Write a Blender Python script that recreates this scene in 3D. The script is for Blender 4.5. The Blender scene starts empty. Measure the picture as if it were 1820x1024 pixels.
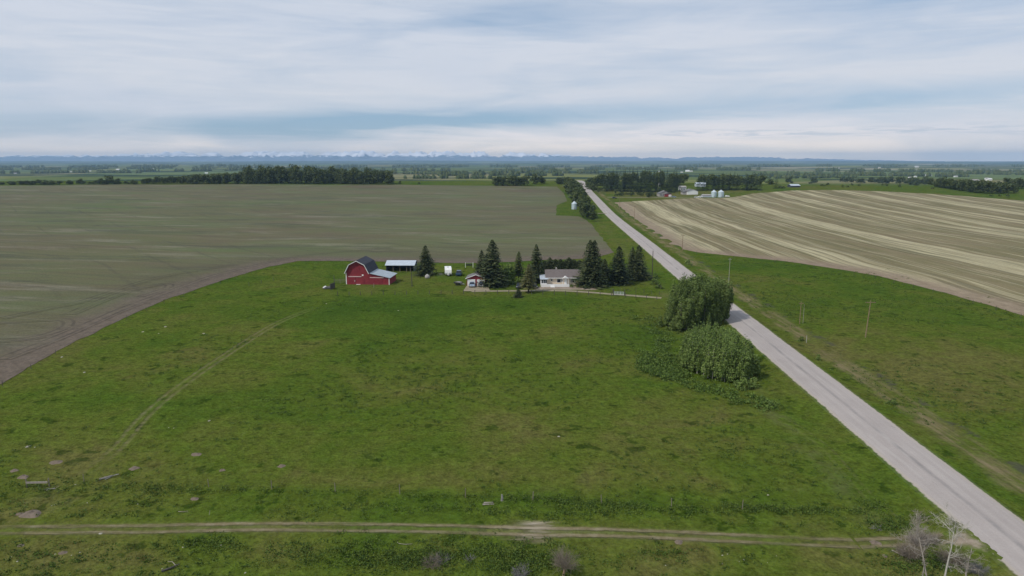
import bpy, math, random
import numpy as np
from mathutils import Vector, Matrix, noise as mnoise
from mathutils.geometry import delaunay_2d_cdt

sc = bpy.context.scene
COL = sc.collection
R = math.radians
random.seed(7)
rng = np.random.default_rng(7)

# ------------------------------------------------------------------ camera
CAM_H, PITCH, FPX = 42.0, R(10.63), 1214.0
cam_d = bpy.data.cameras.new("camera")
cam = bpy.data.objects.new("camera", cam_d)
COL.objects.link(cam)
cam.location = (0, 0, CAM_H)
cam.rotation_euler = (R(90) - PITCH, 0, 0)
cam_d.sensor_width = 36
cam_d.lens = 36 * FPX / 1820
cam_d.clip_start = 1
cam_d.clip_end = 150000
sc.camera = cam

# ------------------------------------------------------------------ light, exposure
SUN_TO = Vector((-0.80, -0.50, 1.02)).normalized()
SUN_EL = math.asin(SUN_TO.z)
SUN_AZ = math.atan2(SUN_TO.x, SUN_TO.y)
sun_d = bpy.data.lights.new("sun", 'SUN')
sun_d.energy = 2.7
sun_d.angle = R(0.9)
sun_d.color = (1.0, 0.955, 0.89)
sun = bpy.data.objects.new("sun", sun_d)
COL.objects.link(sun)
sun.location = (-200, -200, 300)
sun.rotation_euler = (-SUN_TO).to_track_quat('-Z', 'Y').to_euler()
sc.view_settings.view_transform = 'Standard'
sc.view_settings.look = 'None'
sc.view_settings.gamma = 1
sc.view_settings.exposure = 0.0
sc.cycles.max_bounces = 5
sc.cycles.diffuse_bounces = 2
sc.cycles.glossy_bounces = 2
sc.cycles.transparent_max_bounces = 6
sc.cycles.volume_bounces = 0


# ------------------------------------------------------------------ node helpers
class NT:
    def __init__(s, tree):
        s.t = tree

    def n(s, typ, **kw):
        nd = s.t.nodes.new(typ)
        for k, v in kw.items():
            setattr(nd, k, v)
        return nd

    def put(s, sock, v):
        if v is None:
            return
        if isinstance(v, bpy.types.NodeSocket):
            s.t.links.new(v, sock)
        elif isinstance(v, (tuple, list)) and sock.type == 'RGBA' and len(v) == 3:
            sock.default_value = (*v, 1)
        else:
            sock.default_value = v

    def math(s, op, a, b=None, c=None, clamp=False):
        nd = s.n('ShaderNodeMath', operation=op, use_clamp=clamp)
        for i, v in enumerate((a, b, c)):
            s.put(nd.inputs[i], v)
        return nd.outputs[0]

    def add(s, a, b): return s.math('ADD', a, b)
    def sub(s, a, b): return s.math('SUBTRACT', a, b)
    def mul(s, a, b): return s.math('MULTIPLY', a, b)

    def vmath(s, op, a, b=None):
        nd = s.n('ShaderNodeVectorMath', operation=op)
        s.put(nd.inputs[0], a)
        s.put(nd.inputs[1], b)
        return nd.outputs[0]

    def step(s, x, lo, hi):
        nd = s.n('ShaderNodeMapRange', interpolation_type='SMOOTHSTEP')
        s.put(nd.inputs[0], x)
        s.put(nd.inputs[1], lo)
        s.put(nd.inputs[2], hi)
        return nd.outputs[0]

    def lin(s, x, lo, hi, a, b):
        nd = s.n('ShaderNodeMapRange')
        s.put(nd.inputs[0], x)
        for i, v in enumerate((lo, hi, a, b)):
            s.put(nd.inputs[i + 1], v)
        return nd.outputs[0]

    def mix(s, f, a, b, mode='MIX'):
        nd = s.n('ShaderNodeMix', data_type='RGBA', blend_type=mode)
        s.put(nd.inputs[0], f)
        s.put(nd.inputs[6], a)
        s.put(nd.inputs[7], b)
        return nd.outputs[2]

    def noise(s, vec, scale, detail=3, rough=0.55, dist=0.0):
        nd = s.n('ShaderNodeTexNoise')
        s.put(nd.inputs['Vector'], vec)
        s.put(nd.inputs['Scale'], scale)
        s.put(nd.inputs['Detail'], detail)
        s.put(nd.inputs['Roughness'], rough)
        s.put(nd.inputs['Distortion'], dist)
        return nd.outputs[0]

    def voro(s, vec, scale, feature='F1', out='Color'):
        nd = s.n('ShaderNodeTexVoronoi', feature=feature)
        s.put(nd.inputs['Vector'], vec)
        s.put(nd.inputs['Scale'], scale)
        return nd.outputs[out]

    def ramp(s, f, stops, interp='LINEAR'):
        nd = s.n('ShaderNodeValToRGB')
        nd.color_ramp.interpolation = interp
        el = nd.color_ramp.elements
        while len(el) < len(stops):
            el.new(0.5)
        for e, (p, c) in zip(el, stops):
            e.position = p
            e.color = (*c, 1) if len(c) == 3 else c
        s.put(nd.inputs[0], f)
        return nd.outputs[0]

    def pos(s): return s.n('ShaderNodeNewGeometry').outputs['Position']
    def obj(s): return s.n('ShaderNodeTexCoord').outputs['Object']

    def scale(s, vec, xyz):
        nd = s.n('ShaderNodeMapping')
        s.put(nd.inputs['Vector'], vec)
        nd.inputs['Scale'].default_value = xyz
        return nd.outputs[0]

    def attr(s, name):
        nd = s.n('ShaderNodeAttribute', attribute_name=name)
        return nd.outputs['Fac']

    def sep(s, v):
        nd = s.n('ShaderNodeSeparateXYZ')
        s.put(nd.inputs[0], v)
        return nd.outputs

    def comb(s, x, y, z):
        nd = s.n('ShaderNodeCombineXYZ')
        for i, v in enumerate((x, y, z)):
            s.put(nd.inputs[i], v)
        return nd.outputs[0]

    def bump(s, hgt, strength=1.0, dist=1.0):
        nd = s.n('ShaderNodeBump')
        s.put(nd.inputs['Strength'], strength)
        s.put(nd.inputs['Distance'], dist)
        s.put(nd.inputs['Height'], hgt)
        return nd.outputs[0]


def new_mat(name):
    m = bpy.data.materials.new(name)
    m.use_nodes = True
    m.node_tree.nodes.clear()
    return m, NT(m.node_tree)


def finish(m, g, col, rough=0.9, normal=None, metal=0.0, spec=0.3, transl=0.0):
    b = g.n('ShaderNodeBsdfPrincipled')
    g.put(b.inputs['Base Color'], col)
    g.put(b.inputs['Roughness'], rough)
    g.put(b.inputs['Metallic'], metal)
    g.put(b.inputs['Specular IOR Level'], spec)
    if normal is not None:
        g.put(b.inputs['Normal'], normal)
    o = g.n('ShaderNodeOutputMaterial')
    sh = b.outputs[0]
    if transl:
        t = g.n('ShaderNodeBsdfTranslucent')
        g.put(t.inputs[0], col)
        x = g.n('ShaderNodeMixShader')
        x.inputs[0].default_value = transl
        g.t.links.new(sh, x.inputs[1])
        g.t.links.new(t.outputs[0], x.inputs[2])
        sh = x.outputs[0]
    g.t.links.new(sh, o.inputs[0])
    return m


# ------------------------------------------------------------------ world: clear sky behind thin high cloud
w = bpy.data.worlds.new("World")
sc.world = w
w.use_nodes = True
w.node_tree.nodes.clear()
g = NT(w.node_tree)
sky = g.n('ShaderNodeTexSky', sky_type='NISHITA')
sky.sun_disc = False
sky.sun_elevation = SUN_EL
sky.sun_rotation = SUN_AZ
sky.altitude = 1000
sky.air_density = 1.0
sky.dust_density = 0.6
sky.ozone_density = 2.0
dvec = g.n('ShaderNodeTexCoord').outputs['Generated']
dx, dy, dz = g.sep(dvec)
hor = g.math('SQRT', g.add(g.mul(dx, dx), g.mul(dy, dy)))
el = g.math('DIVIDE', dz, g.math('MAXIMUM', hor, 0.001))          # tangent of elevation
az = g.math('ARCTAN2', dx, dy)


def gauss(x, c, wd):
    t = g.math('DIVIDE', g.sub(x, c), wd)
    return g.math('EXPONENT', g.mul(g.mul(t, t), -1.0))


sv = g.comb(g.add(az, g.mul(el, 0.8)), g.mul(el, 4.2), 0.0)
n_big = g.noise(sv, 2.6, 4, 0.48, 0.5)
n_mid = g.noise(g.comb(g.sub(az, g.mul(el, 0.9)), g.mul(el, 6.0), 3.1), 4.2, 5, 0.52, 0.9)
n_fine = g.noise(g.comb(g.add(g.mul(az, 0.8), g.mul(el, 1.6)), g.mul(el, 11.0), 7.7), 8.0, 5, 0.58, 0.8)
wob = g.add(g.mul(g.sub(n_big, 0.5), 0.030), g.mul(g.sub(n_fine, 0.5), 0.022))
elw = g.add(el, wob)
# low blue gap, climbing gently from one side to the other
low_c = g.add(0.058, g.mul(az, 0.030))
low = g.mul(gauss(elw, low_c, 0.017), g.add(0.5, g.mul(gauss(az, -0.13, 0.26), 0.6)))
up1 = g.mul(gauss(g.add(az, g.mul(wob, 3.0)), 0.02, 0.14), gauss(elw, 0.195, 0.028))
up2 = g.mul(gauss(az, 0.60, 0.20), gauss(elw, 0.205, 0.040))
high = g.step(el, 0.26, 0.8)
blue = g.add(g.add(low, g.mul(up1, 0.60)), g.add(g.mul(up2, 0.70), g.mul(high, 0.35)))
blue = g.add(blue, g.mul(g.sub(n_mid, 0.52), 1.15))
blue = g.add(blue, g.mul(g.sub(n_fine, 0.5), 0.42))
blue = g.math('ADD', blue, 0.09, clamp=True)
cl = g.ramp(g.lin(el, 0.0, 0.25, 0, 1), [(0.0, (11.5, 9.2, 7.2)), (0.06, (9.8, 8.4, 7.1)), (0.13, (7.5, 7.05, 6.95)), (0.22, (6.2, 6.25, 6.6)), (0.34, (5.6, 5.85, 6.35)), (0.7, (5.2, 5.6, 6.35)), (1.0, (5.1, 5.5, 6.25))])
cl = g.mix(g.mul(g.step(n_big, 0.42, 0.68), 0.55), cl, (4.6, 5.15, 6.1))
clear = g.mix(0.55, g.vmath('SCALE', sky.outputs[0]), (1.75, 3.25, 5.2))
clear.node.inputs[6].links[0].from_node.inputs['Scale'].default_value = 0.75
col = g.mix(g.mul(blue, 0.95), cl, clear)
# grey undersides of the small cloudlets low over the plain
cm = g.mul(gauss(el, g.add(0.036, g.mul(g.sub(n_mid, 0.5), 0.01)), 0.0062), g.step(az, 0.13, 0.24))
cn = g.noise(g.comb(g.mul(az, 1.0), g.mul(el, 14.0), 1.3), 17.0, 5, 0.65, 0.6)
col = g.mix(g.mul(g.mul(cm, 0.62), g.step(cn, 0.48, 0.60)), col, (3.9, 4.55, 5.3))
bg = g.n('ShaderNodeBackground')
g.put(bg.inputs[0], col)
bg.inputs[1].default_value = 0.124
wo = g.n('ShaderNodeOutputWorld')
g.t.links.new(bg.outputs[0], wo.inputs[0])


# ------------------------------------------------------------------ terrain shape
def sstep(x, a, b):
    t = np.clip((np.asarray(x, float) - a) / (b - a), 0, 1)
    return t * t * (3 - 2 * t)


_PY = np.array([-40000, 0, 470, 530, 600, 650, 715, 780, 850, 905, 940, 1000, 1100, 1250, 1500, 2500, 5000, 40000.])
_PZ = np.array([0, 0, 0, 0.35, 2.2, 3.7, 5.1, 6.9, 10.2, 12.6, 13.2, 12.0, 8.0, 3.0, -3.0, -11.0, -14.0, -14.0])


def profile(y):
    s = 0
    for d, wt in ((-28, .12), (-14, .22), (0, .32), (14, .22), (28, .12)):
        s = s + wt * np.interp(y + d * np.clip(y / 600.0, .2, 20), _PY, _PZ)
    return s


def hgt(x, y):
    x = np.asarray(x, float)
    y = np.asarray(y, float)
    k = 1 + 0.20 * sstep(x, 130, 380)
    z = profile(y * k)
    z = z * (1 - 0.15 * sstep(x, 330, 700) * (z > 0))
    amp = 1 - 0.8 * sstep(np.abs(x - (52.3 + .0436 * y)), 40, 5)     # calm under the road
    rel = 0.30 * np.sin(x / 27 + 1.3) * np.sin(y / 33 + .4) + 0.22 * np.sin(x / 14 + y / 19) * np.sin(y / 17 - x / 41)
    near = sstep(np.hypot(x, y), 1500, 300)
    z = z + rel * amp * (0.35 + 0.65 * near)
    far = sstep(y, 1400, 3500)
    z = z + far * (4.0 * np.sin(x / 900 + 1) * np.sin(y / 1300) + 2.5 * np.sin(x / 410 + y / 700))
    return z


_cp, _sp = math.cos(PITCH), math.sin(PITCH)
_T = np.concatenate([np.arange(30, 1500, 1.0), np.geomspace(1500, 40000, 1500)])


def at(px, py):
    """where the line of sight to a photo pixel first meets the terrain"""
    a, b = (px - 910) / FPX, (py - 512) / FPX
    d = np.array([a, _cp - b * _sp, -_sp - b * _cp])
    X, Y, Z = d[0] * _T, d[1] * _T, CAM_H + d[2] * _T
    f = Z - hgt(X, Y)
    i = int(np.argmax(f < 0))
    if i == 0:
        i = len(_T) - 1
    t0, t1 = _T[i - 1], _T[i]
    for _ in range(14):
        tm = (t0 + t1) / 2
        if CAM_H + d[2] * tm < hgt(d[0] * tm, d[1] * tm):
            t1 = tm
        else:
            t0 = tm
    x, y = d[0] * t1, d[1] * t1
    return Vector((float(x), float(y), float(hgt(x, y))))


def depth(p):
    return p.y * _cp + (CAM_H - p.z) * _sp


def gz(x, y):
    return float(hgt(x, y))


def px2m(p):
    return depth(p) / FPX


# ------------------------------------------------------------------ object helpers
def tag(o, label=None, cat=None, group=None, kind=None):
    if label: o['label'] = label
    if cat: o['category'] = cat
    if group: o['group'] = group
    if kind: o['kind'] = kind
    return o


def empty(name, loc, rz=0, label=None, cat=None, group=None):
    o = bpy.data.objects.new(name, None)
    COL.objects.link(o)
    o.location = loc
    o.rotation_euler = (0, 0, rz)
    return tag(o, label, cat, group)


def arr_mesh(name, V, F, smooth=False, attrs=None):
    """V (n,3), F (m,k) arrays -> mesh"""
    V = np.ascontiguousarray(V, np.float32)
    F = np.ascontiguousarray(F, np.int32)
    me = bpy.data.meshes.new(name)
    m, k = F.shape
    me.vertices.add(len(V))
    me.vertices.foreach_set('co', V.ravel())
    me.loops.add(m * k)
    me.loops.foreach_set('vertex_index', F.ravel())
    me.polygons.add(m)
    me.polygons.foreach_set('loop_start', np.arange(0, m * k, k, dtype=np.int32))
    if smooth:
        me.polygons.foreach_set('use_smooth', np.ones(m, bool))
    me.update(calc_edges=True)
    if attrs:
        for nm, val in attrs.items():
            a = me.attributes.new(nm, 'FLOAT', 'POINT')
            a.data.foreach_set('value', np.ascontiguousarray(val, np.float32))
    return me


def link(name, me, mat, parent=None, loc=None):
    o = bpy.data.objects.new(name, me)
    COL.objects.link(o)
    if mat is not None and len(me.materials) == 0:
        me.materials.append(mat)
    if parent is not None: o.parent = parent
    if loc is not None: o.location = loc
    return o


class MB:
    def __init__(s):
        s.v, s.f = [], []

    def add(s, vs, fs):
        b = len(s.v)
        s.v += [tuple(v) for v in vs]
        s.f += [tuple(b + i for i in f) for f in fs]
        return s

    def box(s, x0, x1, y0, y1, z0, z1):
        vs = [(x, y, z) for z in (z0, z1) for y in (y0, y1) for x in (x0, x1)]
        return s.add(vs, [(0, 2, 3, 1), (4, 5, 7, 6), (0, 1, 5, 4), (2, 6, 7, 3), (0, 4, 6, 2), (1, 3, 7, 5)])

    def ext(s, prof, axis, a, b):
        """closed profile extruded along an axis ('x': profile is (y,z); 'y': profile is (x,z); 'z': (x,y))"""
        n = len(prof)
        def mk(p, t):
            return {'x': (t, p[0], p[1]), 'y': (p[0], t, p[1]), 'z': (p[0], p[1], t)}[axis]
        vs = [mk(p, a) for p in prof] + [mk(p, b) for p in prof]
        fs = [tuple(range(n - 1, -1, -1)), tuple(range(n, 2 * n))]
        fs += [(i, (i + 1) % n, n + (i + 1) % n, n + i) for i in range(n)]
        return s.add(vs, fs)

    def tube(s, pts, rad, n=7, cap=True):
        pts = [Vector(p) for p in pts]
        if not isinstance(rad, (list, tuple)): rad = [rad] * len(pts)
        vs, fs = [], []
        for i, p in enumerate(pts):
            d = (pts[min(i + 1, len(pts) - 1)] - pts[max(i - 1, 0)]).normalized()
            u = d.orthogonal().normalized() if abs(d.z) < .95 else Vector((1, 0, 0))
            u = (u - d * u.dot(d)).normalized()
            q = d.cross(u)
            for k in range(n):
                a = 2 * math.pi * k / n
                vs.append(p + (u * math.cos(a) + q * math.sin(a)) * rad[i])
        for i in range(len(pts) - 1):
            for k in range(n):
                fs.append((i * n + k, i * n + (k + 1) % n, (i + 1) * n + (k + 1) % n, (i + 1) * n + k))
        if cap:
            fs.append(tuple(range(n - 1, -1, -1)))
            fs.append(tuple((len(pts) - 1) * n + k for k in range(n)))
        return s.add(vs, fs)

    def lathe(s, prof, n=20, c=(0, 0, 0)):
        vs, fs = [], []
        for r, z in prof:
            for k in range(n):
                a = 2 * math.pi * k / n
                vs.append((c[0] + r * math.cos(a), c[1] + r * math.sin(a), c[2] + z))
        for i in range(len(prof) - 1):
            for k in range(n):
                fs.append((i * n + k, i * n + (k + 1) % n, (i + 1) * n + (k + 1) % n, (i + 1) * n + k))
        fs.append(tuple(range(n - 1, -1, -1)))
        fs.append(tuple((len(prof) - 1) * n + k for k in range(n)))
        return s.add(vs, fs)

    def build(s, name, mat, parent=None, loc=None):
        me = bpy.data.meshes.new(name)
        me.from_pydata(s.v, [], s.f)
        me.update()
        return link(name, me, mat, parent, loc)


def copy_tree(o, parent=None):
    c = o.copy()
    COL.objects.link(c)
    if parent is not None: c.parent = parent
    for ch in list(o.children):
        copy_tree(ch, c)
    return c
# ------------------------------------------------------------------ ground materials
def grass_nodes(g, P, lush):
    """pasture colour and relief from world position; lush -1 (dry) .. +1 (deep green)"""
    big = g.noise(P, 0.011, 4, 0.55, 0.6)
    med = g.noise(P, 0.055, 5, 0.62, 0.8)
    tuf = g.noise(P, 0.42, 5, 0.68, 0.3)
    fin = g.noise(P, 2.3, 3, 0.7)
    k = g.add(g.mul(big, 0.75), g.mul(med, 0.85))
    k = g.add(g.add(k, g.mul(lush, 0.21)), g.mul(g.sub(tuf, 0.5), 0.22))
    k = g.add(g.mul(g.sub(k, 0.80), 1.9), 0.50)
    c = g.ramp(k, [(0.06, (0.110, 0.108, 0.030)), (0.30, (0.090, 0.108, 0.0195)), (0.52, (0.075, 0.106, 0.0145)), (0.74, (0.060, 0.098, 0.0120)), (0.97, (0.045, 0.083, 0.0105))])
    # clumps and thin spots
    cl = g.noise(P, 0.9, 4, 0.7, 0.4)
    c = g.mix(g.mul(g.step(cl, 0.57, 0.68), 0.50), c, (0.019, 0.043, 0.005))
    sp = g.noise(g.vmath('ADD', P, (31, 77, 5)), 0.30, 3, 0.6, 0.2)
    c = g.mix(g.mul(g.step(sp, 0.60, 0.67), 0.62), c, (0.014, 0.034, 0.004))
    dry = g.noise(g.vmath('ADD', P, (91, 17, 3)), 0.16, 6, 0.72, 0.5)
    c = g.mix(g.mul(g.step(dry, 0.56, 0.70), g.lin(lush, -1, 1, 0.40, 0.0)), c, (0.108, 0.110, 0.042))
    fl = g.noise(g.vmath('ADD', P, (7, 3, 51)), 0.75, 4, 0.75, 0.3)
    c = g.mix(g.mul(g.step(fl, 0.60, 0.70), 0.25), c, (0.132, 0.140, 0.050))
    v = g.add(g.mul(g.sub(tuf, 0.5), 0.9), g.mul(g.sub(fin, 0.5), 1.0))
    tf2 = g.noise(P, 1.05, 3, 0.65, 0.3)
    v = g.add(v, g.mul(g.sub(tf2, 0.5), 0.9))
    v = g.lin(v, -0.42, 0.42, 0.46, 1.54)
    c = g.mix(1.0, c, g.comb(v, v, v), 'MULTIPLY')
    hh = g.add(g.mul(tuf, 0.55), g.add(g.mul(fin, 0.10), g.mul(cl, 0.30)))
    return c, hh


def field_nodes(g, P, edge):
    """young crop in rows on bare soil; edge = metres from the worked headland"""
    px, py, pz = g.sep(P)
    P0 = P
    P = g.comb(g.add(px, g.mul(py, 0.16)), g.add(py, g.mul(px, 0.10)), 0.0)
    st = g.scale(P, (0.26, 1.0, 1.0))
    a = g.noise(st, 0.022, 4, 0.6, 0.6)
    b = g.noise(st, 0.07, 5, 0.74, 0.4)
    big = g.noise(P, 0.0065, 3, 0.5, 0.5)
    fin = g.noise(P, 1.3, 3, 0.7)
    k = g.add(g.add(g.mul(g.sub(a, .5), 1.3), g.mul(g.sub(b, .5), 1.1)), g.mul(g.sub(big, .5), 0.9))
    k = g.add(k, 0.5)
    c = g.ramp(k, [(0.16, (0.114, 0.092, 0.055)), (0.36, (0.116, 0.105, 0.053)), (0.55, (0.110, 0.112, 0.050)), (0.70, (0.105, 0.119, 0.049)), (0.88, (0.090, 0.121, 0.040))])
    br = g.noise(g.scale(g.vmath('ADD', P, (5, 9, 2)), (0.20, 1.0, 1.0)), 0.062, 6, 0.80, 0.3)
    c = g.mix(g.mul(g.step(br, 0.52, 0.66), 0.75), c, (0.195, 0.182, 0.125))
    dk = g.noise(g.scale(g.vmath('ADD', P, (55, 3, 2)), (0.22, 1.0, 1.0)), 0.048, 6, 0.80, 0.3)
    c = g.mix(g.mul(g.step(dk, 0.50, 0.64), 0.70), c, (0.066, 0.067, 0.041))
    P = P0
    wob = g.add(edge, g.mul(g.sub(g.noise(P, 0.10, 4, 0.6), 0.5), 16.0))
    soil = g.ramp(g.noise(P, 0.35, 5, 0.7), [(0.3, (0.092, 0.072, 0.054)), (0.6, (0.145, 0.112, 0.086))])
    tq = g.add(g.mul(px, 0.77), g.mul(py, 0.64))
    tm = g.step(g.math('ABSOLUTE', g.sub(g.math('FRACT', g.mul(g.add(tq, g.mul(big, 14.0)), 0.047)), 0.5)), 0.06, 0.015)
    tm = g.mul(tm, g.step(g.noise(P, 0.012, 3), 0.42, 0.60))
    c = g.mix(g.mul(tm, 0.34), c, (0.060, 0.056, 0.038))
    rw = g.noise(g.comb(g.mul(g.add(px, g.mul(py, 0.9)), 0.02), g.mul(g.sub(py, g.mul(px, 0.5)), 0.0), g.add(py, g.mul(px, 0.34))), 0.22, 3, 0.7)
    c = g.mix(g.mul(g.step(rw, 0.52, 0.64), 0.32), c, (0.158, 0.142, 0.096))
    c = g.mix(g.mul(g.step(rw, 0.48, 0.36), 0.32), c, (0.070, 0.066, 0.042))
    c = g.mix(g.mul(g.step(wob, 62.0, 8.0), 0.35), c, g.ramp(b, [(.35, (0.074, 0.064, 0.042)), (.62, (0.100, 0.090, 0.058))]))
    f1 = g.mul(g.step(wob, 19.0, 3.0), 0.9)
    c = g.mix(f1, c, soil)
    v = g.lin(fin, 0.25, 0.75, 0.72, 1.28)
    c = g.mix(1.0, c, g.comb(v, v, v), 'MULTIPLY')
    return c, g.add(g.mul(fin, 0.12), g.mul(b, 0.2))


# ground: pasture near, patchwork farmland far away
M_ground, g = new_mat("ground_grass")
P = g.pos()
c, hh = grass_nodes(g, P, g.attr('lush'))
fx = g.scale(P, (1.0, 0.55, 1.0))
cells = g.voro(g.vmath('ADD', fx, g.vmath('SCALE', g.comb(g.noise(P, 0.0011, 3), g.noise(P, 0.0013, 2), 0.0), None)), 0.0017)
cells.node.inputs['Randomness'].default_value = 0.75
cr, cg_, cb = g.sep(cells)
pat = g.ramp(cr, [(0.0, (0.112, 0.142, 0.038)), (0.30, (0.172, 0.180, 0.054)), (0.55, (0.120, 0.158, 0.058)), (0.75, (0.210, 0.195, 0.095)), (0.92, (0.250, 0.225, 0.140))], 'CONSTANT')
wd = g.noise(g.scale(P, (0.5, 1.2, 1.0)), 0.0021, 6, 0.62, 0.6)
pat = g.mix(g.step(wd, 0.50, 0.55), pat, (0.030, 0.048, 0.022))
gr = g.noise(P, 0.012, 5, 0.6)
pat = g.mix(g.mul(g.step(gr, 0.5, 0.68), 0.5), pat, (0.040, 0.062, 0.024))
c = g.mix(g.attr('far'), c, pat)
finish(M_ground, g, c, 0.95, g.bump(hh, 1.0, 0.9), spec=0.0)

M_crop, g = new_mat("crop_soil")
P = g.pos()
c, hh = field_nodes(g, P, g.attr('edge'))
finish(M_crop, g, c, 0.95, g.bump(hh, 0.6, 0.4), spec=0.1)

# tyre track over the crop headland
M_tyre, g = new_mat("tyre_marks")
P = g.pos()
c, hh = field_nodes(g, P, g.attr('edge'))
u = g.math('ABSOLUTE', g.attr('u'))
rut = g.mul(g.step(g.math('ABSOLUTE', g.sub(u, 1.15)), 0.6, 0.15), g.lin(g.noise(P, 0.12, 3), 0.35, 0.6, 0.1, 0.6))
c = g.mix(rut, c, (0.046, 0.040, 0.030))
finish(M_tyre, g, c, 0.95, spec=0.1)

# harvested field with straw swaths lying along the rows
M_stub, g = new_mat("stubble_straw")
P = g.pos()
X, Y, Z = g.sep(P)
wv = g.noise(P, 0.0055, 3, 0.5)
wv2 = g.noise(P, 0.022, 3, 0.5)
ac = g.add(g.sub(X, g.mul(Y, 0.02)), g.add(g.mul(g.sub(wv, 0.5), 14.0), g.mul(g.sub(wv2, 0.5), 2.0)))
rowv = g.comb(ac, g.mul(Y, 0.022), 0.0)
s1 = g.noise(rowv, 0.062, 3, 0.55)
s2 = g.noise(rowv, 0.16, 4, 0.70)
s3 = g.noise(g.comb(ac, g.mul(Y, 0.03), 4.0), 0.50, 3, 0.7)
k = g.add(g.mul(s1, 1.18), g.mul(s2, 0.37))
sw = g.step(k, 0.77, 0.86)
line = g.step(s3, 0.42, 0.66)
sw2 = g.mul(sw, g.add(0.45, g.mul(line, 0.55)))
base = g.ramp(g.add(g.mul(s2, 0.6), g.mul(g.noise(P, 0.03, 5, 0.65), 0.5)), [(0.36, (0.150, 0.117, 0.062)), (0.50, (0.205, 0.168, 0.090)), (0.62, (0.160, 0.142, 0.066)), (0.76, (0.245, 0.203, 0.118))])
c = g.mix(g.mul(sw2, 0.92), base, (0.480, 0.425, 0.265))
thin = g.step(g.noise(g.comb(ac, g.mul(Y, 0.022), 9.0), 0.42, 2, 0.6), 0.54, 0.62)
c = g.mix(g.mul(thin, 0.5), c, (0.39, 0.345, 0.215))
thd = g.step(g.noise(g.comb(ac, g.mul(Y, 0.018), 2.0), 0.62, 2, 0.6), 0.54, 0.62)
c = g.mix(g.mul(thd, 0.55), c, (0.085, 0.078, 0.040))
wob = g.add(g.attr('edge'), g.mul(g.sub(g.noise(P, 0.07, 4, 0.6), 0.5), 14.0))
soil = g.ramp(g.noise(P, 0.25, 5, 0.7), [(0.3, (0.185, 0.135, 0.090)), (0.65, (0.270, 0.205, 0.145))])
c = g.mix(g.mul(g.step(wob, 17.0, 4.0), 0.85), c, soil)
fin = g.noise(P, 1.1, 4, 0.7)
v = g.lin(fin, 0.2, 0.8, 0.78, 1.22)
c = g.mix(1.0, c, g.comb(v, v, v), 'MULTIPLY')
finish(M_stub, g, c, 0.95, g.bump(g.add(g.mul(fin, .15), g.mul(s3, .15)), 0.6, 0.5), spec=0.1)

# dirt wheel tracks through grass
M_track, g = new_mat("wheel_track_dirt")
P = g.pos()
c, hh = grass_nodes(g, P, g.attr('lush'))
un = g.attr('u')
dirt = g.attr('dirt')
wobu = g.add(g.math('ABSOLUTE', un), g.mul(g.sub(g.noise(P, 0.5, 4, 0.65), 0.5), 0.55))
nb = g.noise(g.scale(P, (0.12, 1, 1)), 1.3, 5, 0.7)
rut = g.step(g.math('ABSOLUTE', g.sub(wobu, 0.72)), 0.52, 0.10)
mid = g.mul(g.step(wobu, 1.8, 0.6), g.mul(g.math('MINIMUM', dirt, 1.0), 0.35))
f = g.math('ADD', g.mul(rut, g.lin(nb, 0.3, 0.6, 0.45, 1.0)), mid, clamp=True)
f = g.mul(f, g.step(g.add(dirt, g.mul(g.sub(nb, 0.5), 0.8)), 0.0, 0.8))
soil = g.ramp(g.noise(P, 0.8, 5, 0.75), [(0.25, (0.145, 0.115, 0.058)), (0.5, (0.215, 0.175, 0.105)), (0.75, (0.31, 0.265, 0.18))])
bare = g.step(g.add(dirt, g.mul(g.sub(nb, 0.5), 0.7)), 0.92, 1.35)
soil = g.mix(bare, soil, g.ramp(nb, [(0.35, (0.16, 0.12, 0.08)), (0.5, (0.30, 0.245, 0.18)), (0.68, (0.46, 0.40, 0.32))]))
edgef = g.step(g.add(g.math('ABSOLUTE', un), g.mul(g.sub(nb, 0.5), 1.2)), 2.7, 1.9)
f = g.math('MAXIMUM', f, g.mul(bare, edgef))
c = g.mix(g.math('MULTIPLY', f, 0.93, clamp=True), c, soil)
finish(M_track, g, c, 0.95, g.bump(g.mul(hh, g.sub(1.0, f)), 0.9, 0.7), spec=0.0)

# gravel (driveways)
M_gravel, g = new_mat("pale_gravel")
P = g.pos()
c, hh = grass_nodes(g, P, 0.0)
n1 = g.noise(P, 0.5, 5, 0.7)
gc = g.ramp(n1, [(0.3, (0.205, 0.172, 0.112)), (0.7, (0.34, 0.29, 0.205))])
ed = g.step(g.add(g.math('ABSOLUTE', g.attr('u')), g.mul(g.sub(n1, 0.5), 0.9)), 0.90, 0.55)
c = g.mix(ed, c, gc)
finish(M_gravel, g, c, 0.95, spec=0.15)

# bare yard soil
M_yard, g = new_mat("yard_soil")
P = g.pos()
c, hh = grass_nodes(g, P, 0.1)
n1 = g.noise(P, 0.35, 5, 0.7)
gc = g.ramp(n1, [(0.3, (0.20, 0.155, 0.11)), (0.7, (0.35, 0.29, 0.225))])
ed = g.step(g.add(g.attr('edge'), g.mul(g.sub(n1, 0.5), 3.0)), 0.3, 1.6)
c = g.mix(ed, c, gc)
finish(M_yard, g, c, 0.95, spec=0.1)

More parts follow.
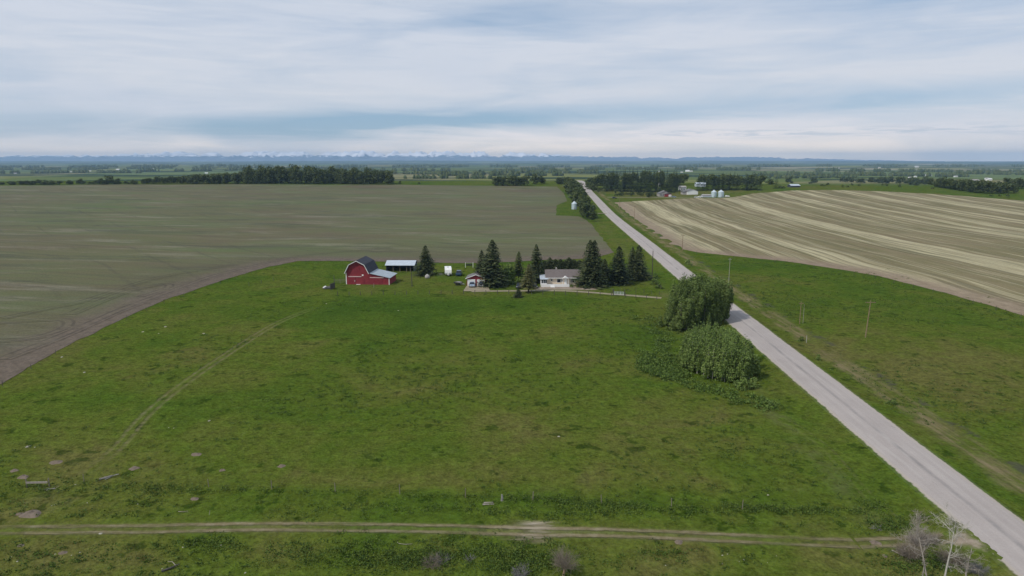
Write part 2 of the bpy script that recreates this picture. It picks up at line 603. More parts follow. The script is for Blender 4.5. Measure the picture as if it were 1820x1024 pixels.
# road verge
M_verge, g = new_mat("verge_grass")
P = g.pos()
c, hh = grass_nodes(g, P, g.attr('lush'))
un = g.attr('u')
nb = g.noise(P, 0.13, 5, 0.65)
nd_ = g.noise(g.scale(P, (1, 0.10, 1)), 0.5, 4, 0.7)
tan_ = g.mul(g.step(g.math('ABSOLUTE', g.sub(g.add(un, g.mul(g.sub(nb, 0.5), 6.0)), 11.0)), 3.6, 0.8), g.step(g.add(g.mul(nb, .5), g.mul(nd_, .5)), 0.38, 0.60))
c = g.mix(g.mul(tan_, 0.8), c, g.ramp(nd_, [(0.35, (0.13, 0.105, 0.05)), (0.65, (0.235, 0.185, 0.110))]))
lt = g.mul(g.step(g.math('ABSOLUTE', g.sub(g.add(un, g.mul(g.sub(nb, 0.5), 4.0)), -12.5)), 3.0, 0.6), g.step(nb, 0.42, 0.62))
c = g.mix(g.mul(lt, 0.22), c, (0.165, 0.140, 0.085))
wd_ = g.mul(g.step(g.math('ABSOLUTE', g.sub(g.add(un, g.mul(g.sub(nb, 0.5), 3.0)), 14.6)), 1.6, 0.5), g.step(nb, 0.52, 0.60))
c = g.mix(g.mul(wd_, 0.7), c, (0.075, 0.070, 0.055))
finish(M_verge, g, c, 0.95, g.bump(hh, 1.0, 0.9), spec=0.0)

# old pale chip-sealed road
M_road, g = new_mat("worn_chipseal")
P = g.pos()
un = g.attr('u')
lo = g.comb(un, g.mul(g.attr('s'), 0.02), 0.0)
str_ = g.noise(lo, 1.5, 4, 0.6)
n1 = g.noise(P, 0.18, 5, 0.6)
n2 = g.noise(P, 6.0, 2, 0.7)
rc = g.ramp(g.add(g.mul(str_, 0.6), g.mul(n1, 0.4)), [(0.3, (0.315, 0.275, 0.250)), (0.7, (0.415, 0.365, 0.333))])
cen = g.mul(g.step(g.math('ABSOLUTE', g.add(un, g.mul(g.sub(n1, 0.5), 0.5))), 0.55, 0.05), g.lin(g.noise(g.comb(g.attr('s'), un, 0.0), 0.09, 4, 0.7), 0.38, 0.60, 0.08, 0.75))
rc = g.mix(cen, rc, (0.20, 0.185, 0.175))
pt = g.step(g.noise(g.comb(g.mul(g.attr('s'), 0.4), un, 0.0), 0.55, 3, 0.6), 0.70, 0.74)
rc = g.mix(g.mul(pt, 0.5), rc, (0.17, 0.16, 0.155))
sh = g.step(g.add(g.math('ABSOLUTE', un), g.mul(g.sub(n1, 0.5), 0.9)), 3.3, 3.8)
wp = g.step(g.math('ABSOLUTE', g.sub(g.math('ABSOLUTE', un), 1.75)), 0.85, 0.2)
rc = g.mix(g.mul(wp, g.lin(str_, 0.35, 0.65, 0.0, 0.28)), rc, (0.285, 0.250, 0.232))
lg = g.noise(g.comb(g.mul(g.attr('s'), 0.03), g.mul(un, 0.5), 0.0), 1.2, 4, 0.65)
rc = g.mix(g.mul(g.step(lg, 0.50, 0.66), 0.35), rc, (0.47, 0.425, 0.385))
rc = g.mix(g.mul(sh, 0.55), rc, (0.40, 0.345, 0.265))
gc_, gh_ = grass_nodes(g, P, g.attr('lush'))
edge_n = g.add(g.math('ABSOLUTE', un), g.add(g.mul(g.sub(g.noise(P, 0.9, 4, 0.7), 0.5), 0.75), g.mul(g.sub(n1, 0.5), 0.7)))
gm = g.step(edge_n, 3.85, 4.15)
rc = g.mix(gm, rc, gc_)
v = g.lin(n2, 0.2, 0.8, 0.90, 1.10)
rc = g.mix(1.0, rc, g.comb(v, v, v), 'MULTIPLY')
finish(M_road, g, rc, 0.9, g.bump(n2, 0.3, 0.05), spec=0.25)


# ------------------------------------------------------------------ where the pasture is lush, dry or painted sunlit (by place)
_LUSH = []      # (x, y, rx, ry, value)


def lush_px(px, py, wpx, hpx, v):
    p, a, b = at(px, py), at(px - wpx, py), at(px, py + hpx)
    _LUSH.append((p.x, p.y, max(2.0, p.x - a.x), max(2.0, p.y - b.y), v))


for a in ((620, 545, 200, 18, .9), (900, 540, 200, 14, .7), (480, 570, 120, 22, .55), (700, 590, 160, 20, .35), (560, 520, 90, 10, -.4),
          (760, 505, 90, 10, -.35), (1010, 515, 60, 8, -.3), (330, 560, 90, 30, .1), (590, 700, 130, 50, .05), (840, 690, 150, 40, -.55),
          (1010, 640, 90, 25, -.6), (1060, 760, 200, 50, -.75), (960, 850, 300, 26, -.75), (160, 830, 110, 40, -.95), (60, 900, 80, 40, -.6),
          (600, 880, 260, 16, .55), (1150, 890, 260, 16, .55), (700, 905, 320, 20, .35), (420, 985, 160, 30, -.5), (900, 985, 160, 40, -.1), (1200, 1000, 160, 40, -.95),
          (1420, 985, 120, 40, .1), (1560, 900, 60, 30, .5), (1400, 850, 60, 40, -.4), (480, 730, 160, 40, .1), (240, 700, 90, 50, .1), (420, 820, 200, 30, .35),
          (130, 985, 120, 30, -.6), (1340, 480, 140, 10, .55), (1640, 545, 160, 22, .0), (1450, 520, 120, 22, .25), (1560, 640, 160, 40, -.35), (1700, 650, 150, 40, -.5),
          (1600, 690, 200, 40, -.25), (1750, 800, 120, 40, -.1), (1500, 600, 100, 20, .4), (1700, 590, 120, 14, .2), (450, 500, 80, 14, .1), (640, 480, 40, 8, .2), (1180, 480, 40, 20, .4),
          (1150, 620, 60, 50, .7), (1090, 590, 60, 30, .1), (880, 470, 200, 6, .3), (1520, 340, 300, 6, .1), (1120, 343, 80, 5, -1.0), (1220, 342, 60, 5, -.8), (1330, 341, 50, 5, -1.0)):  # last dry entries: sunlight on the far meadow strip, put into grass colour
    lush_px(*a)


def lush_at(X, Y):
    s = np.zeros(np.shape(X)) - 0.02
    for x, y, rx, ry, v in _LUSH:
        s = s + v * np.exp(-(((X - x) / rx) ** 2 + ((Y - y) / ry) ** 2) * 0.9)
    return np.clip(s, -1, 1)


# ------------------------------------------------------------------ ground sheet
ang = np.concatenate([np.linspace(-52, 52, 470), np.linspace(56, 304, 63)])
ang = np.radians(ang)
rad = np.concatenate([np.arange(8, 60, 4.0), np.arange(60, 330, 2.0), np.arange(330, 1150, 5.0), np.geomspace(1150, 20000, 100)])
A, RR = np.meshgrid(ang, rad)
GX, GY = RR * np.sin(A), RR * np.cos(A)
GZ = hgt(GX, GY)
V = np.stack([GX.ravel(), GY.ravel(), GZ.ravel()], 1)
na, nr = len(ang), len(rad)
I = (np.arange(nr - 1)[:, None] * na + np.arange(na)[None, :])
J = (np.arange(nr - 1)[:, None] * na + (np.arange(na)[None, :] + 1) % na)
F = np.stack([I, J, J + na, I + na], -1).reshape(-1, 4)[:, ::-1]
ci = len(V)
V = np.vstack([V, [[0, 0, gz(0, 0)]]])
lush = np.append(lush_at(GX, GY).ravel(), 0)
far = np.append((sstep(GY, 1250, 1500) * np.ones_like(GX)).ravel(), 0)
far = np.maximum(far, np.append(sstep(RR, 1500, 2500).ravel(), 0))
me = arr_mesh("ground", V, F, True, {'lush': lush, 'far': far})
ground = link("ground", me, M_ground)
tag(ground, kind='structure')
mc = MB()
mc.add([tuple(V[i]) for i in range(na)] + [tuple(V[ci])], [(i, na, (i + 1) % na) for i in range(na)])
# (the small disc under the camera, out of the picture, closes the sheet)
cap = mc.build("ground_centre", M_ground)
tag(cap, kind='structure')


# ------------------------------------------------------------------ sheets laid on the ground
def densify(pts, stepf, closed=False, jit=0.0):
    out = []
    n = len(pts)
    for i in range(n if closed else n - 1):
        a, b = Vector(pts[i][:2]), Vector(pts[(i + 1) % n][:2])
        L = (b - a).length
        k = max(1, int(L / stepf(a)))
        for j in range(k):
            p = a.lerp(b, j / k)
            if jit:
                nn = (b - a).orthogonal().normalized()
                p = p + nn * jit * (mnoise.noise((p.x * .11, p.y * .11, 3)) + .6 * mnoise.noise((p.x * .5, p.y * .5, 8)))
            out.append(p)
    if not closed: out.append(Vector(pts[-1][:2]))
    return out


def seg_dist(X, Y, line):
    d = np.full(np.shape(X), 1e9)
    for (x0, y0), (x1, y1) in zip(line[:-1], line[1:]):
        ex, ey = x1 - x0, y1 - y0
        L = max(1e-9, ex * ex + ey * ey)
        t = np.clip(((X - x0) * ex + (Y - y0) * ey) / L, 0, 1)
        d = np.minimum(d, np.hypot(X - x0 - t * ex, Y - y0 - t * ey))
    return d


def inside(X, Y, poly):
    r = np.zeros(np.shape(X), bool)
    n = len(poly)
    for i in range(n):
        x0, y0 = poly[i]
        x1, y1 = poly[(i + 1) % n]
        cnd = (y0 > Y) != (y1 > Y)
        with np.errstate(divide='ignore', invalid='ignore'):
            xi = (x1 - x0) * (Y - y0) / (y1 - y0) + x0
        r ^= cnd & (X < xi)
    return r


def region(name, poly, mat, off, edge_line, stepf, jit=0.8, lift=0.0, zf=None):
    b = densify(poly, stepf, True, jit)
    bl = [(p.x, p.y) for p in b]
    xs, ys = [p[0] for p in bl], [p[1] for p in bl]
    pts = []
    y = min(ys)
    while y < max(ys):
        st = stepf(Vector((0, y)))
        x = min(xs) + random.random() * st
        while x < max(xs):
            pts.append((x + random.uniform(-.25, .25) * st, y + random.uniform(-.25, .25) * st))
            x += st
        y += st * .9
    Q = np.array(pts)
    keep = inside(Q[:, 0], Q[:, 1], bl)
    Q = Q[keep]
    dd = seg_dist(Q[:, 0], Q[:, 1], bl + [bl[0]])
    lim = np.array([stepf(Vector(q)) for q in Q]) * .5
    Q = Q[dd > lim]
    allp = [Vector(p) for p in bl] + [Vector((float(q[0]), float(q[1]))) for q in Q]
    n = len(bl)
    vo, _, fo, _, _, _ = delaunay_2d_cdt(allp, [], [list(range(n))], 1, 1e-4)
    VX = np.array([v.x for v in vo])
    VY = np.array([v.y for v in vo])
    e = seg_dist(VX, VY, edge_line)
    bd = seg_dist(VX, VY, bl + [bl[0]])
    VZ = (hgt(VX, VY) if zf is None else zf(VX, VY)) + off + lift * sstep(bd, 0, 6)
    fs = np.array([f for f in fo if len(f) == 3])
    # faces up
    a, b2, c2 = (np.stack([VX[fs[:, i]], VY[fs[:, i]]], 1) for i in range(3))
    cr = (b2[:, 0] - a[:, 0]) * (c2[:, 1] - a[:, 1]) - (b2[:, 1] - a[:, 1]) * (c2[:, 0] - a[:, 0])
    fs[cr < 0] = fs[cr < 0][:, ::-1]
    me = arr_mesh(name, np.stack([VX, VY, VZ], 1), fs, True, {'edge': e, 'lush': lush_at(VX, VY)})
    return tag(link(name, me, mat), kind='structure')


def strip(name, pts, half, mat, off, stepm, nseg, attrs=None, zfun=None, kind='structure', norm=False, tuck=0.0):
    """ribbon along a centre line; attribute u = metres across (or -1..1), s = metres along"""
    P = [Vector(p[:2]) for p in pts]
    # smooth the line
    fine = []
    for i in range(len(P) - 1):
        p0, p1, p2, p3 = P[max(i - 1, 0)], P[i], P[i + 1], P[min(i + 2, len(P) - 1)]
        k = max(2, int((p2 - p1).length / stepm))
        for j in range(k):
            t = j / k
            fine.append(0.5 * ((2 * p1) + (p2 - p0) * t + (2 * p0 - 5 * p1 + 4 * p2 - p3) * t * t + (3 * p1 - p0 - 3 * p2 + p3) * t ** 3))
    fine.append(P[-1])
    n = len(fine)
    VX = np.zeros((n, nseg + 1)); VY = VX.copy(); U = VX.copy(); S = VX.copy()
    s = 0
    for i, p in enumerate(fine):
        d = (fine[min(i + 1, n - 1)] - fine[max(i - 1, 0)]).normalized()
        nn = Vector((d.y, -d.x))
        if i: s += (p - fine[i - 1]).length
        for j in range(nseg + 1):
            u = -half + 2 * half * j / nseg
            q = p + nn * u
            VX[i, j], VY[i, j], U[i, j], S[i, j] = q.x, q.y, u, s
    VZ = hgt(VX, VY) + off if zfun is None else zfun(VX, VY, U)
    if tuck:
        VZ = VZ - (off + .06 + tuck) * sstep(np.abs(U), half * .86, half)
    at_ = {'u': (U / half if norm else U).ravel(), 's': S.ravel(), 'lush': lush_at(VX, VY).ravel()}
    if attrs: at_.update({k: f(VX, VY, U, S).ravel() for k, f in attrs.items()})
    I = (np.arange(n - 1)[:, None] * (nseg + 1) + np.arange(nseg)[None, :])
    F = np.stack([I, I + 1, I + nseg + 2, I + nseg + 1], -1).reshape(-1, 4)
    me = arr_mesh(name, np.stack([VX.ravel(), VY.ravel(), VZ.ravel()], 1), F, True, at_)
    return tag(link(name, me, mat), kind=kind)


def pxs(*pp): return [at(*p) for p in pp]


# road: nearly straight, over the rise
def road_x(y): return 52.3 + .0436 * y


road_pts = [(road_x(y), y) for y in list(range(-60, 940, 20)) + [960, 980, 1000, 1040]]
tanh_ = [(0.0, .78), (3.7, .70), (4.3, .60), (7.5, .16), (9.5, .08), (13, .10), (16, .06), (17, -.05)]


def vz(x, y, u):
    a = np.abs(u)
    lump = 0.10 * np.sin(x / 3.1) * np.sin(y / 4.3) * sstep(a, 6, 10) * sstep(a, 17, 13)
    return hgt(x, y) + np.interp(a, [t[0] for t in tanh_], [t[1] for t in tanh_]) + lump * 0.5


strip("road_verge", road_pts, 17, M_verge, 0, 4.0, 44, zfun=vz)
strip("road", road_pts, 4.5, M_road, 0, 3.0, 14, zfun=lambda x, y, u: vz(x, y, u) + 0.012)


# crop field beyond and beside the farmyard
def fstep(p): return 2.6 if p.y < 320 else (5.0 if p.y < 520 else 9.0)


near_px = [(-420, 905), (-200, 790), (0, 683), (100, 624), (200, 575), (300, 531), (400, 497), (470, 476), (530, 464), (620, 464), (745, 467), (860, 468), (960, 463), (1050, 460), (1091, 449)]
far_px = [(1070, 424), (1055, 404), (1042, 391), (1028, 384.5), (988, 383), (989, 365), (1008, 358), (1002, 343), (990, 332), (890, 330), (700, 328.5), (440, 327.5), (200, 328), (0, 330), (-420, 332)]
nl, fl = pxs(*near_px), pxs(*far_px)
crop_poly = [(p.x, p.y) for p in nl + fl]
crop_edge = [(p.x, p.y) for p in nl]
region("crop_field", crop_poly, M_crop, 0.07, crop_edge, fstep)

for pts in ([(0, 640), (100, 601), (160, 575), (230, 545), (330, 508), (430, 478), (560, 452), (700, 441)],
            [(0, 606), (60, 601), (110, 586), (122, 573), (100, 568), (40, 571), (0, 574)],
            [(120, 560), (220, 520), (280, 507), (296, 506), (300, 511), (250, 528)],
            [(0, 567), (70, 552), (150, 535), (240, 505), (330, 484), (420, 470)]):
    strip("tyre_tracks", pxs(*pts), 2.4, M_tyre, 0.13, 2.0, 8, {'edge': lambda x, y, u, s: seg_dist(x, y, crop_edge)})

# stubble field across the road
near_px = [(1092, 360), (1112, 377), (1140, 399), (1170, 421), (1196, 440), (1240, 449), (1300, 455), (1400, 465), (1480, 477), (1560, 491), (1650, 513), (1740, 538), (1820, 561), (2000, 622), (2200, 700)]
far_px = [(2200, 402), (2000, 373), (1820, 357), (1720, 349), (1640, 344), (1560, 340), (1480, 338), (1400, 339), (1340, 344), (1296, 351.5), (1200, 353.5)]
nl, fl = pxs(*near_px), pxs(*far_px)
stub_poly = [(p.x, p.y) for p in nl + fl]
stub_edge = [(p.x, p.y) for p in nl]
region("stubble_field", stub_poly, M_stub, 0.07, stub_edge, fstep)

# two-rut farm track and its branch
bare_x = [(at(890, 944), 5.0), (at(966, 946), 2.2), (at(930, 946), 4.0), (at(1718, 961), 2.6)]


def dirt_amt(x, y, u, s):
    d = 0.60 + 0.12 * np.sin(x / 7.0) + 0.08 * np.sin(x / 2.9)
    for p, r in bare_x:
        d = d + 0.22 * np.exp(-((x - p.x) / r) ** 2)
    return np.clip(d, 0, 1.5)


track_px = [(-200, 946), (0, 943), (230, 941), (460, 937), (700, 939), (900, 944), (965, 946), (1060, 947), (1200, 952), (1340, 959), (1480, 965), (1560, 966), (1640, 962), (1700, 960)]
tl = pxs(*track_px)
strip("dirt_track", tl, 3.2, M_track, 0.05, 1.0, 22, {'dirt': dirt_amt}, zfun=lambda x, y, u: np.where(np.abs(x - road_x(y)) < 17, vz(x, y, x - road_x(y)) + .03, hgt(x, y) + .05), tuck=.01)
strip("dirt_track", pxs((40, 893), (96, 872), (135, 853), (170, 830), (215, 790), (250, 748), (300, 703), (370, 652), (440, 606), (500, 571), (562, 546)), 2.0, M_track, 0.05, 1.6, 14,
      {'dirt': lambda x, y, u, s: 0.28 * sstep(s, 0, 25) * sstep(s, 125, 95) + 0.05 + 0 * u}, tuck=.01)
ap = pxs((1630, 975), (1668, 957), (1690, 946), (1696, 936), (1722, 948), (1782, 1000), (1778, 1006), (1762, 1000), (1735, 988), (1690, 979))
ring = [(p.x, p.y) for p in ap]
region("track_approach", ring, M_yard, 0.004, ring + ring[:1], lambda p: .6, 0.3, zf=lambda x, y: vz(x, y, x - road_x(y)) + .03 * (np.abs(x - road_x(y)) > 3.75))
strip("vehicle_path", pxs((1385, 745), (1425, 765), (1470, 800), (1505, 840), (1550, 890), (1600, 930)), 1.0, M_track, 0.22, 1.0, 8,
      {'dirt': lambda x, y, u, s: 0.16 + 0 * u}, zfun=lambda x, y, u: np.where(np.abs(x - road_x(y)) < 17, vz(x, y, x - road_x(y)) + .03, hgt(x, y) + .05), tuck=-.2)

# farmyard driveway, garage apron, bare strip by the house
strip("driveway", pxs((838, 518.3), (880, 517.6), (927, 517.2), (962, 516.7), (1008, 517.4), (1048, 519.9), (1087, 523.2), (1127, 526), (1172, 529.7), (1215, 532)), 1.45, M_gravel, 0.06, 2.0, 6, norm=True)
ap = pxs((824, 518), (872, 518), (866, 507), (829, 508))
region("garage_apron", [(p.x, p.y) for p in ap], M_gravel, 0.10, [(p.x, p.y) for p in ap], lambda p: 1.5, 0.3)
ap = pxs((946, 516), (1064, 517), (1072, 511), (1030, 507), (958, 508.5), (944, 512))
ring = [(p.x, p.y) for p in ap]
region("bare_yard", ring, M_yard, 0.04, ring + ring[:1], lambda p: 1.5, 0.3)
ap = pxs((777, 489), (790, 490), (792, 486), (776, 485.5))
ring = [(p.x, p.y) for p in ap]
region("bare_patch", ring, M_yard, 0.04, ring + ring[:1], lambda p: 1.2, 0.3)
# far driveway on the rise, and a farm lane across it
strip("far_driveway", pxs((1062, 350.6), (1100, 350.8), (1150, 351), (1200, 351.2), (1250, 350.6), (1292, 350)), 2.6, M_gravel, 0.10, 3.0, 4, norm=True)
strip("field_approach", pxs((1062, 381), (1072, 381), (1078, 381)), 2.2, M_gravel, 0.75, 2.0, 4, norm=True)
# ------------------------------------------------------------------ plain materials
def simple(name, col, rough=0.7, metal=0.0, var=0.18, sc_=1.5, spec=0.3, wave=None):
    m, g = new_mat(name)
    P = g.obj()
    n = g.noise(P, sc_, 4, 0.6)
    v = g.lin(n, 0.25, 0.75, 1 - var, 1 + var)
    c = g.mix(1.0, col, g.comb(v, v, v), 'MULTIPLY')
    nr = None
    if wave:
        ax, per, st = wave
        x = g.sep(P)[{'x': 0, 'y': 1, 'z': 2}[ax]]
        hv = g.math('SINE', g.mul(x, 2 * math.pi / per))
        nr = g.bump(hv, st, per * .2)
    return finish(m, g, c, rough, nr, metal, spec)


M = {
    'red': simple('red_boards', (0.235, 0.028, 0.036), 0.75, var=.22, sc_=.9, wave=('x', .42, .35)),
    'red_door': simple('red_door_boards', (0.215, 0.024, 0.033), 0.75, var=.25, sc_=1.2, wave=('x', .42, .45)),
    'white': simple('white_paint', (0.78, 0.77, 0.74), 0.55, var=.06),
    'pink_trim': simple('faded_trim', (0.60, 0.44, 0.42), 0.6, var=.1),
    'shingle': simple('dark_shingles', (0.040, 0.042, 0.055), 0.85, var=.3, sc_=2.0, wave=('z', .3, .3)),
    'tin': simple('galvanised_roof', (0.52, 0.57, 0.62), 0.5, metal=.15, var=.10, sc_=.8, wave=('x', .5, .5)),
    'tin_y': simple('galvanised_leanto', (0.37, 0.42, 0.45), 0.5, metal=.15, var=.14, sc_=.8, wave=('y', .5, .5)),
    'shed': simple('dark_shed_cladding', (0.050, 0.058, 0.085), 0.8, var=.2, wave=('y', .5, .3)),
    'post': simple('weathered_post', (0.20, 0.17, 0.135), 0.9, var=.25, sc_=3),
    'pole': simple('pole_wood', (0.235, 0.165, 0.105), 0.9, var=.25, sc_=3),
    'darkpole': simple('old_dark_wood', (0.075, 0.068, 0.058), 0.9, var=.25, sc_=3),
    'roof_brown': simple('brown_shingles', (0.150, 0.125, 0.115), 0.9, var=.18, sc_=2, wave=('z', .28, .3)),
    'roof_grey': simple('grey_shingles', (0.155, 0.148, 0.145), 0.9, var=.18, sc_=2),
    'cream': simple('cream_siding', (0.66, 0.54, 0.40), 0.6, var=.06, wave=('z', .25, .4)),
    'glass': simple('window_glass', (0.018, 0.022, 0.028), 0.12, var=.2, spec=.6),
    'tyre': simple('tyre_rubber', (0.018, 0.018, 0.018), 0.85),
    'wire': simple('rusty_wire', (0.06, 0.05, 0.04), 0.8),
    'steel': simple('steel', (0.42, 0.43, 0.44), 0.4, metal=.6),
    'black': simple('black_paint', (0.014, 0.014, 0.017), 0.3, spec=.5),
    'silverblue': simple('pale_blue_paint', (0.26, 0.34, 0.44), 0.3, spec=.5, var=.05),
    'darkblue': simple('dark_blue_paint', (0.018, 0.045, 0.085), 0.3, spec=.5, var=.05),
    'lamp': simple('headlamp_glass', (0.7, 0.7, 0.68), 0.15, spec=.6, var=.03),
    'bin': simple('bin_steel', (0.46, 0.55, 0.58), 0.45, metal=.2, var=.08, wave=('z', .42, .6)),
    'binroof': simple('bin_roof_steel', (0.55, 0.62, 0.65), 0.4, metal=.2, var=.06),
    'bark': simple('grey_bark', (0.16, 0.145, 0.125), 0.9, var=.35, sc_=3),
    'aspen': simple('pale_aspen_bark', (0.33, 0.31, 0.265), 0.85, var=.3, sc_=4),
    'spruce_bark': simple('brown_bark', (0.085, 0.066, 0.050), 0.9, var=.3, sc_=3),
    'dead': simple('bleached_dead_wood', (0.31, 0.27, 0.23), 0.85, var=.3, sc_=4),
    'birch': simple('white_birch_bark', (0.43, 0.40, 0.35), 0.8, var=.25, sc_=4),
    'twig': simple('grey_brown_twigs', (0.20, 0.165, 0.125), 0.9, var=.3, sc_=5),
    'twig_grey': simple('grey_twigs', (0.20, 0.19, 0.18), 0.9, var=.3, sc_=5),
    'rock': simple('pale_fieldstone', (0.34, 0.315, 0.25), 0.85, var=.25, sc_=3),
    'earth': simple('dug_earth', (0.165, 0.128, 0.095), 0.95, var=.35, sc_=2),
    'greytimber': simple('grey_timber', (0.235, 0.225, 0.215), 0.85, var=.3, sc_=3),
    'redpaint': simple('red_accent', (0.28, 0.03, 0.04), 0.6),
    'greywall': simple('grey_siding', (0.36, 0.33, 0.31), 0.7, var=.08),
}


def leaf_mat(name, stops, rough=0.62, transl=0.22, sc_=1.1, vary=.72):
    m, g = new_mat(name)
    oi = g.n('ShaderNodeObjectInfo').outputs['Random']
    t = g.attr('tint')
    n = g.noise(g.obj(), sc_, 3, 0.6)
    k = g.add(g.add(g.mul(t, vary), g.mul(n, 0.97 - vary)), g.mul(oi, 0.18))
    c = g.ramp(k, stops)
    return finish(m, g, c, rough, spec=0.08, transl=transl)


L_poplar = leaf_mat('poplar_leaves', [(0.15, (0.030, 0.050, 0.014)), (0.5, (0.112, 0.165, 0.039)), (0.85, (0.230, 0.290, 0.090))], vary=.5)
L_aspen = leaf_mat('aspen_leaves', [(0.15, (0.036, 0.064, 0.014)), (0.5, (0.125, 0.188, 0.040)), (0.85, (0.255, 0.325, 0.098))], vary=.5)
L_wood = leaf_mat('woodland_leaves', [(0.15, (0.0387, 0.0571, 0.019)), (0.5, (0.0739, 0.1042, 0.0299)), (0.85, (0.1267, 0.1478, 0.049))])
L_spruce = leaf_mat('spruce_needles', [(0.15, (0.018, 0.0285, 0.0144)), (0.5, (0.0432, 0.0606, 0.024)), (0.85, (0.1056, 0.1197, 0.0499))], 0.7, 0.06)  # bough tints spread wide: lit and shaded boughs put into the needle colour
L_spruce_far = leaf_mat('far_spruce_needles', [(0.15, (0.014, 0.024, 0.012)), (0.5, (0.026, 0.042, 0.020)), (0.85, (0.050, 0.066, 0.034))], 0.7, 0.06)
L_pine = leaf_mat('olive_needles', [(0.15, (0.06, 0.066, 0.0255)), (0.5, (0.105, 0.111, 0.042)), (0.85, (0.1575, 0.153, 0.063))], 0.7, 0.12)
L_wood_light = leaf_mat('light_woodland_leaves', [(0.15, (0.045, 0.068, 0.016)), (0.5, (0.095, 0.128, 0.034)), (0.85, (0.160, 0.190, 0.062))])
L_bush = leaf_mat('bush_leaves', [(0.15, (0.030, 0.060, 0.012)), (0.5, (0.088, 0.145, 0.026)), (0.85, (0.160, 0.225, 0.052))])
L_weed = leaf_mat('weed_leaves', [(0.15, (0.0391, 0.0673, 0.015)), (0.5, (0.0704, 0.1197, 0.0218)), (0.85, (0.129, 0.172, 0.0326))])


# ------------------------------------------------------------------ plants
def quads(C, size, up=0.25, aspect=0.75, outward=None, rs=rng):
    """one bent leaf-clump quad per centre"""
    n = len(C)
    nrm = rs.normal(size=(n, 3))
    nrm[:, 2] += up * 2
    if outward is not None: nrm += outward * 1.1
    nrm /= np.linalg.norm(nrm, axis=1, keepdims=True) + 1e-9
    t = np.cross(nrm, rs.normal(size=(n, 3)))
    t /= np.linalg.norm(t, axis=1, keepdims=True) + 1e-9
    b = np.cross(nrm, t)
    s = (np.asarray(size) * rs.uniform(.6, 1.35, n))[:, None]
    k = nrm * s * rs.uniform(-.25, .25, n)[:, None]
    V = np.stack([C - t * s * .5, C - b * s * aspect * .5 + k, C + t * s * .5, C + b * s * aspect * .5 + k], 1)
    F = np.arange(4 * n).reshape(n, 4)
    tint = np.repeat(rs.uniform(0, 1, n), 4)
    return V.reshape(-1, 3), F, tint


def merge(parts):
    Vs, Fs, Ts, b = [], [], [], 0
    for V, F, T in parts:
        Vs.append(V); Fs.append(F + b); Ts.append(T); b += len(V)
    return np.vstack(Vs), np.vstack(Fs), np.concatenate(Ts)


def tube_arr(pts, rads, n=5):
    pts = np.asarray(pts, float)
    d = np.gradient(pts, axis=0)
    d /= np.linalg.norm(d, axis=1, keepdims=True) + 1e-9
    ref = np.where(np.abs(d[:, :1]) < .9, np.array([[1., 0, 0]]), np.array([[0, 1., 0]]))
    u = ref - d * np.sum(ref * d, 1, keepdims=True)
    u /= np.linalg.norm(u, axis=1, keepdims=True) + 1e-9
    q = np.cross(d, u)
    a = np.arange(n) * 2 * np.pi / n
    V = pts[:, None] + (u[:, None] * np.cos(a)[None, :, None] + q[:, None] * np.sin(a)[None, :, None]) * np.asarray(rads)[:, None, None]
    m = len(pts)
    I = np.arange(m - 1)[:, None] * n + np.arange(n)[None]
    J = np.arange(m - 1)[:, None] * n + (np.arange(n)[None] + 1) % n
    F = np.stack([I, J, J + n, I + n], -1).reshape(-1, 4)
    return V.reshape(-1, 3), F, np.zeros(m * n)


def trunk_mesh(name, H, r, seed, limbs=5, z0=.35, spread=.22, wob=.02):
    rs = np.random.default_rng(seed)
    k = 7
    zs = np.linspace(-.3, H, k)
    pts = np.stack([np.cumsum(rs.normal(0, wob * H / k, k)), np.cumsum(rs.normal(0, wob * H / k, k)), zs], 1)
    pts[0, :2] = 0; pts[1, :2] *= .3
    parts = [tube_arr(pts, np.linspace(r * 1.25, r * .2, k), 6)]
    for i in range(limbs):
        t = rs.uniform(z0, .85)
        p = np.array([np.interp(t, np.linspace(0, 1, k), pts[:, j]) for j in range(3)])
        a = rs.uniform(0, 2 * np.pi)
        L = H * spread * (1.2 - t)
        q = p + np.array([math.cos(a) * L, math.sin(a) * L, L * rs.uniform(.5, 1.0)])
        mid = (p + q) / 2 + np.array([0, 0, L * .08])
        parts.append(tube_arr([p, mid, q], [r * .4, r * .25, r * .08], 4))
    return arr_mesh(name, *merge(parts)[:2], smooth=True)


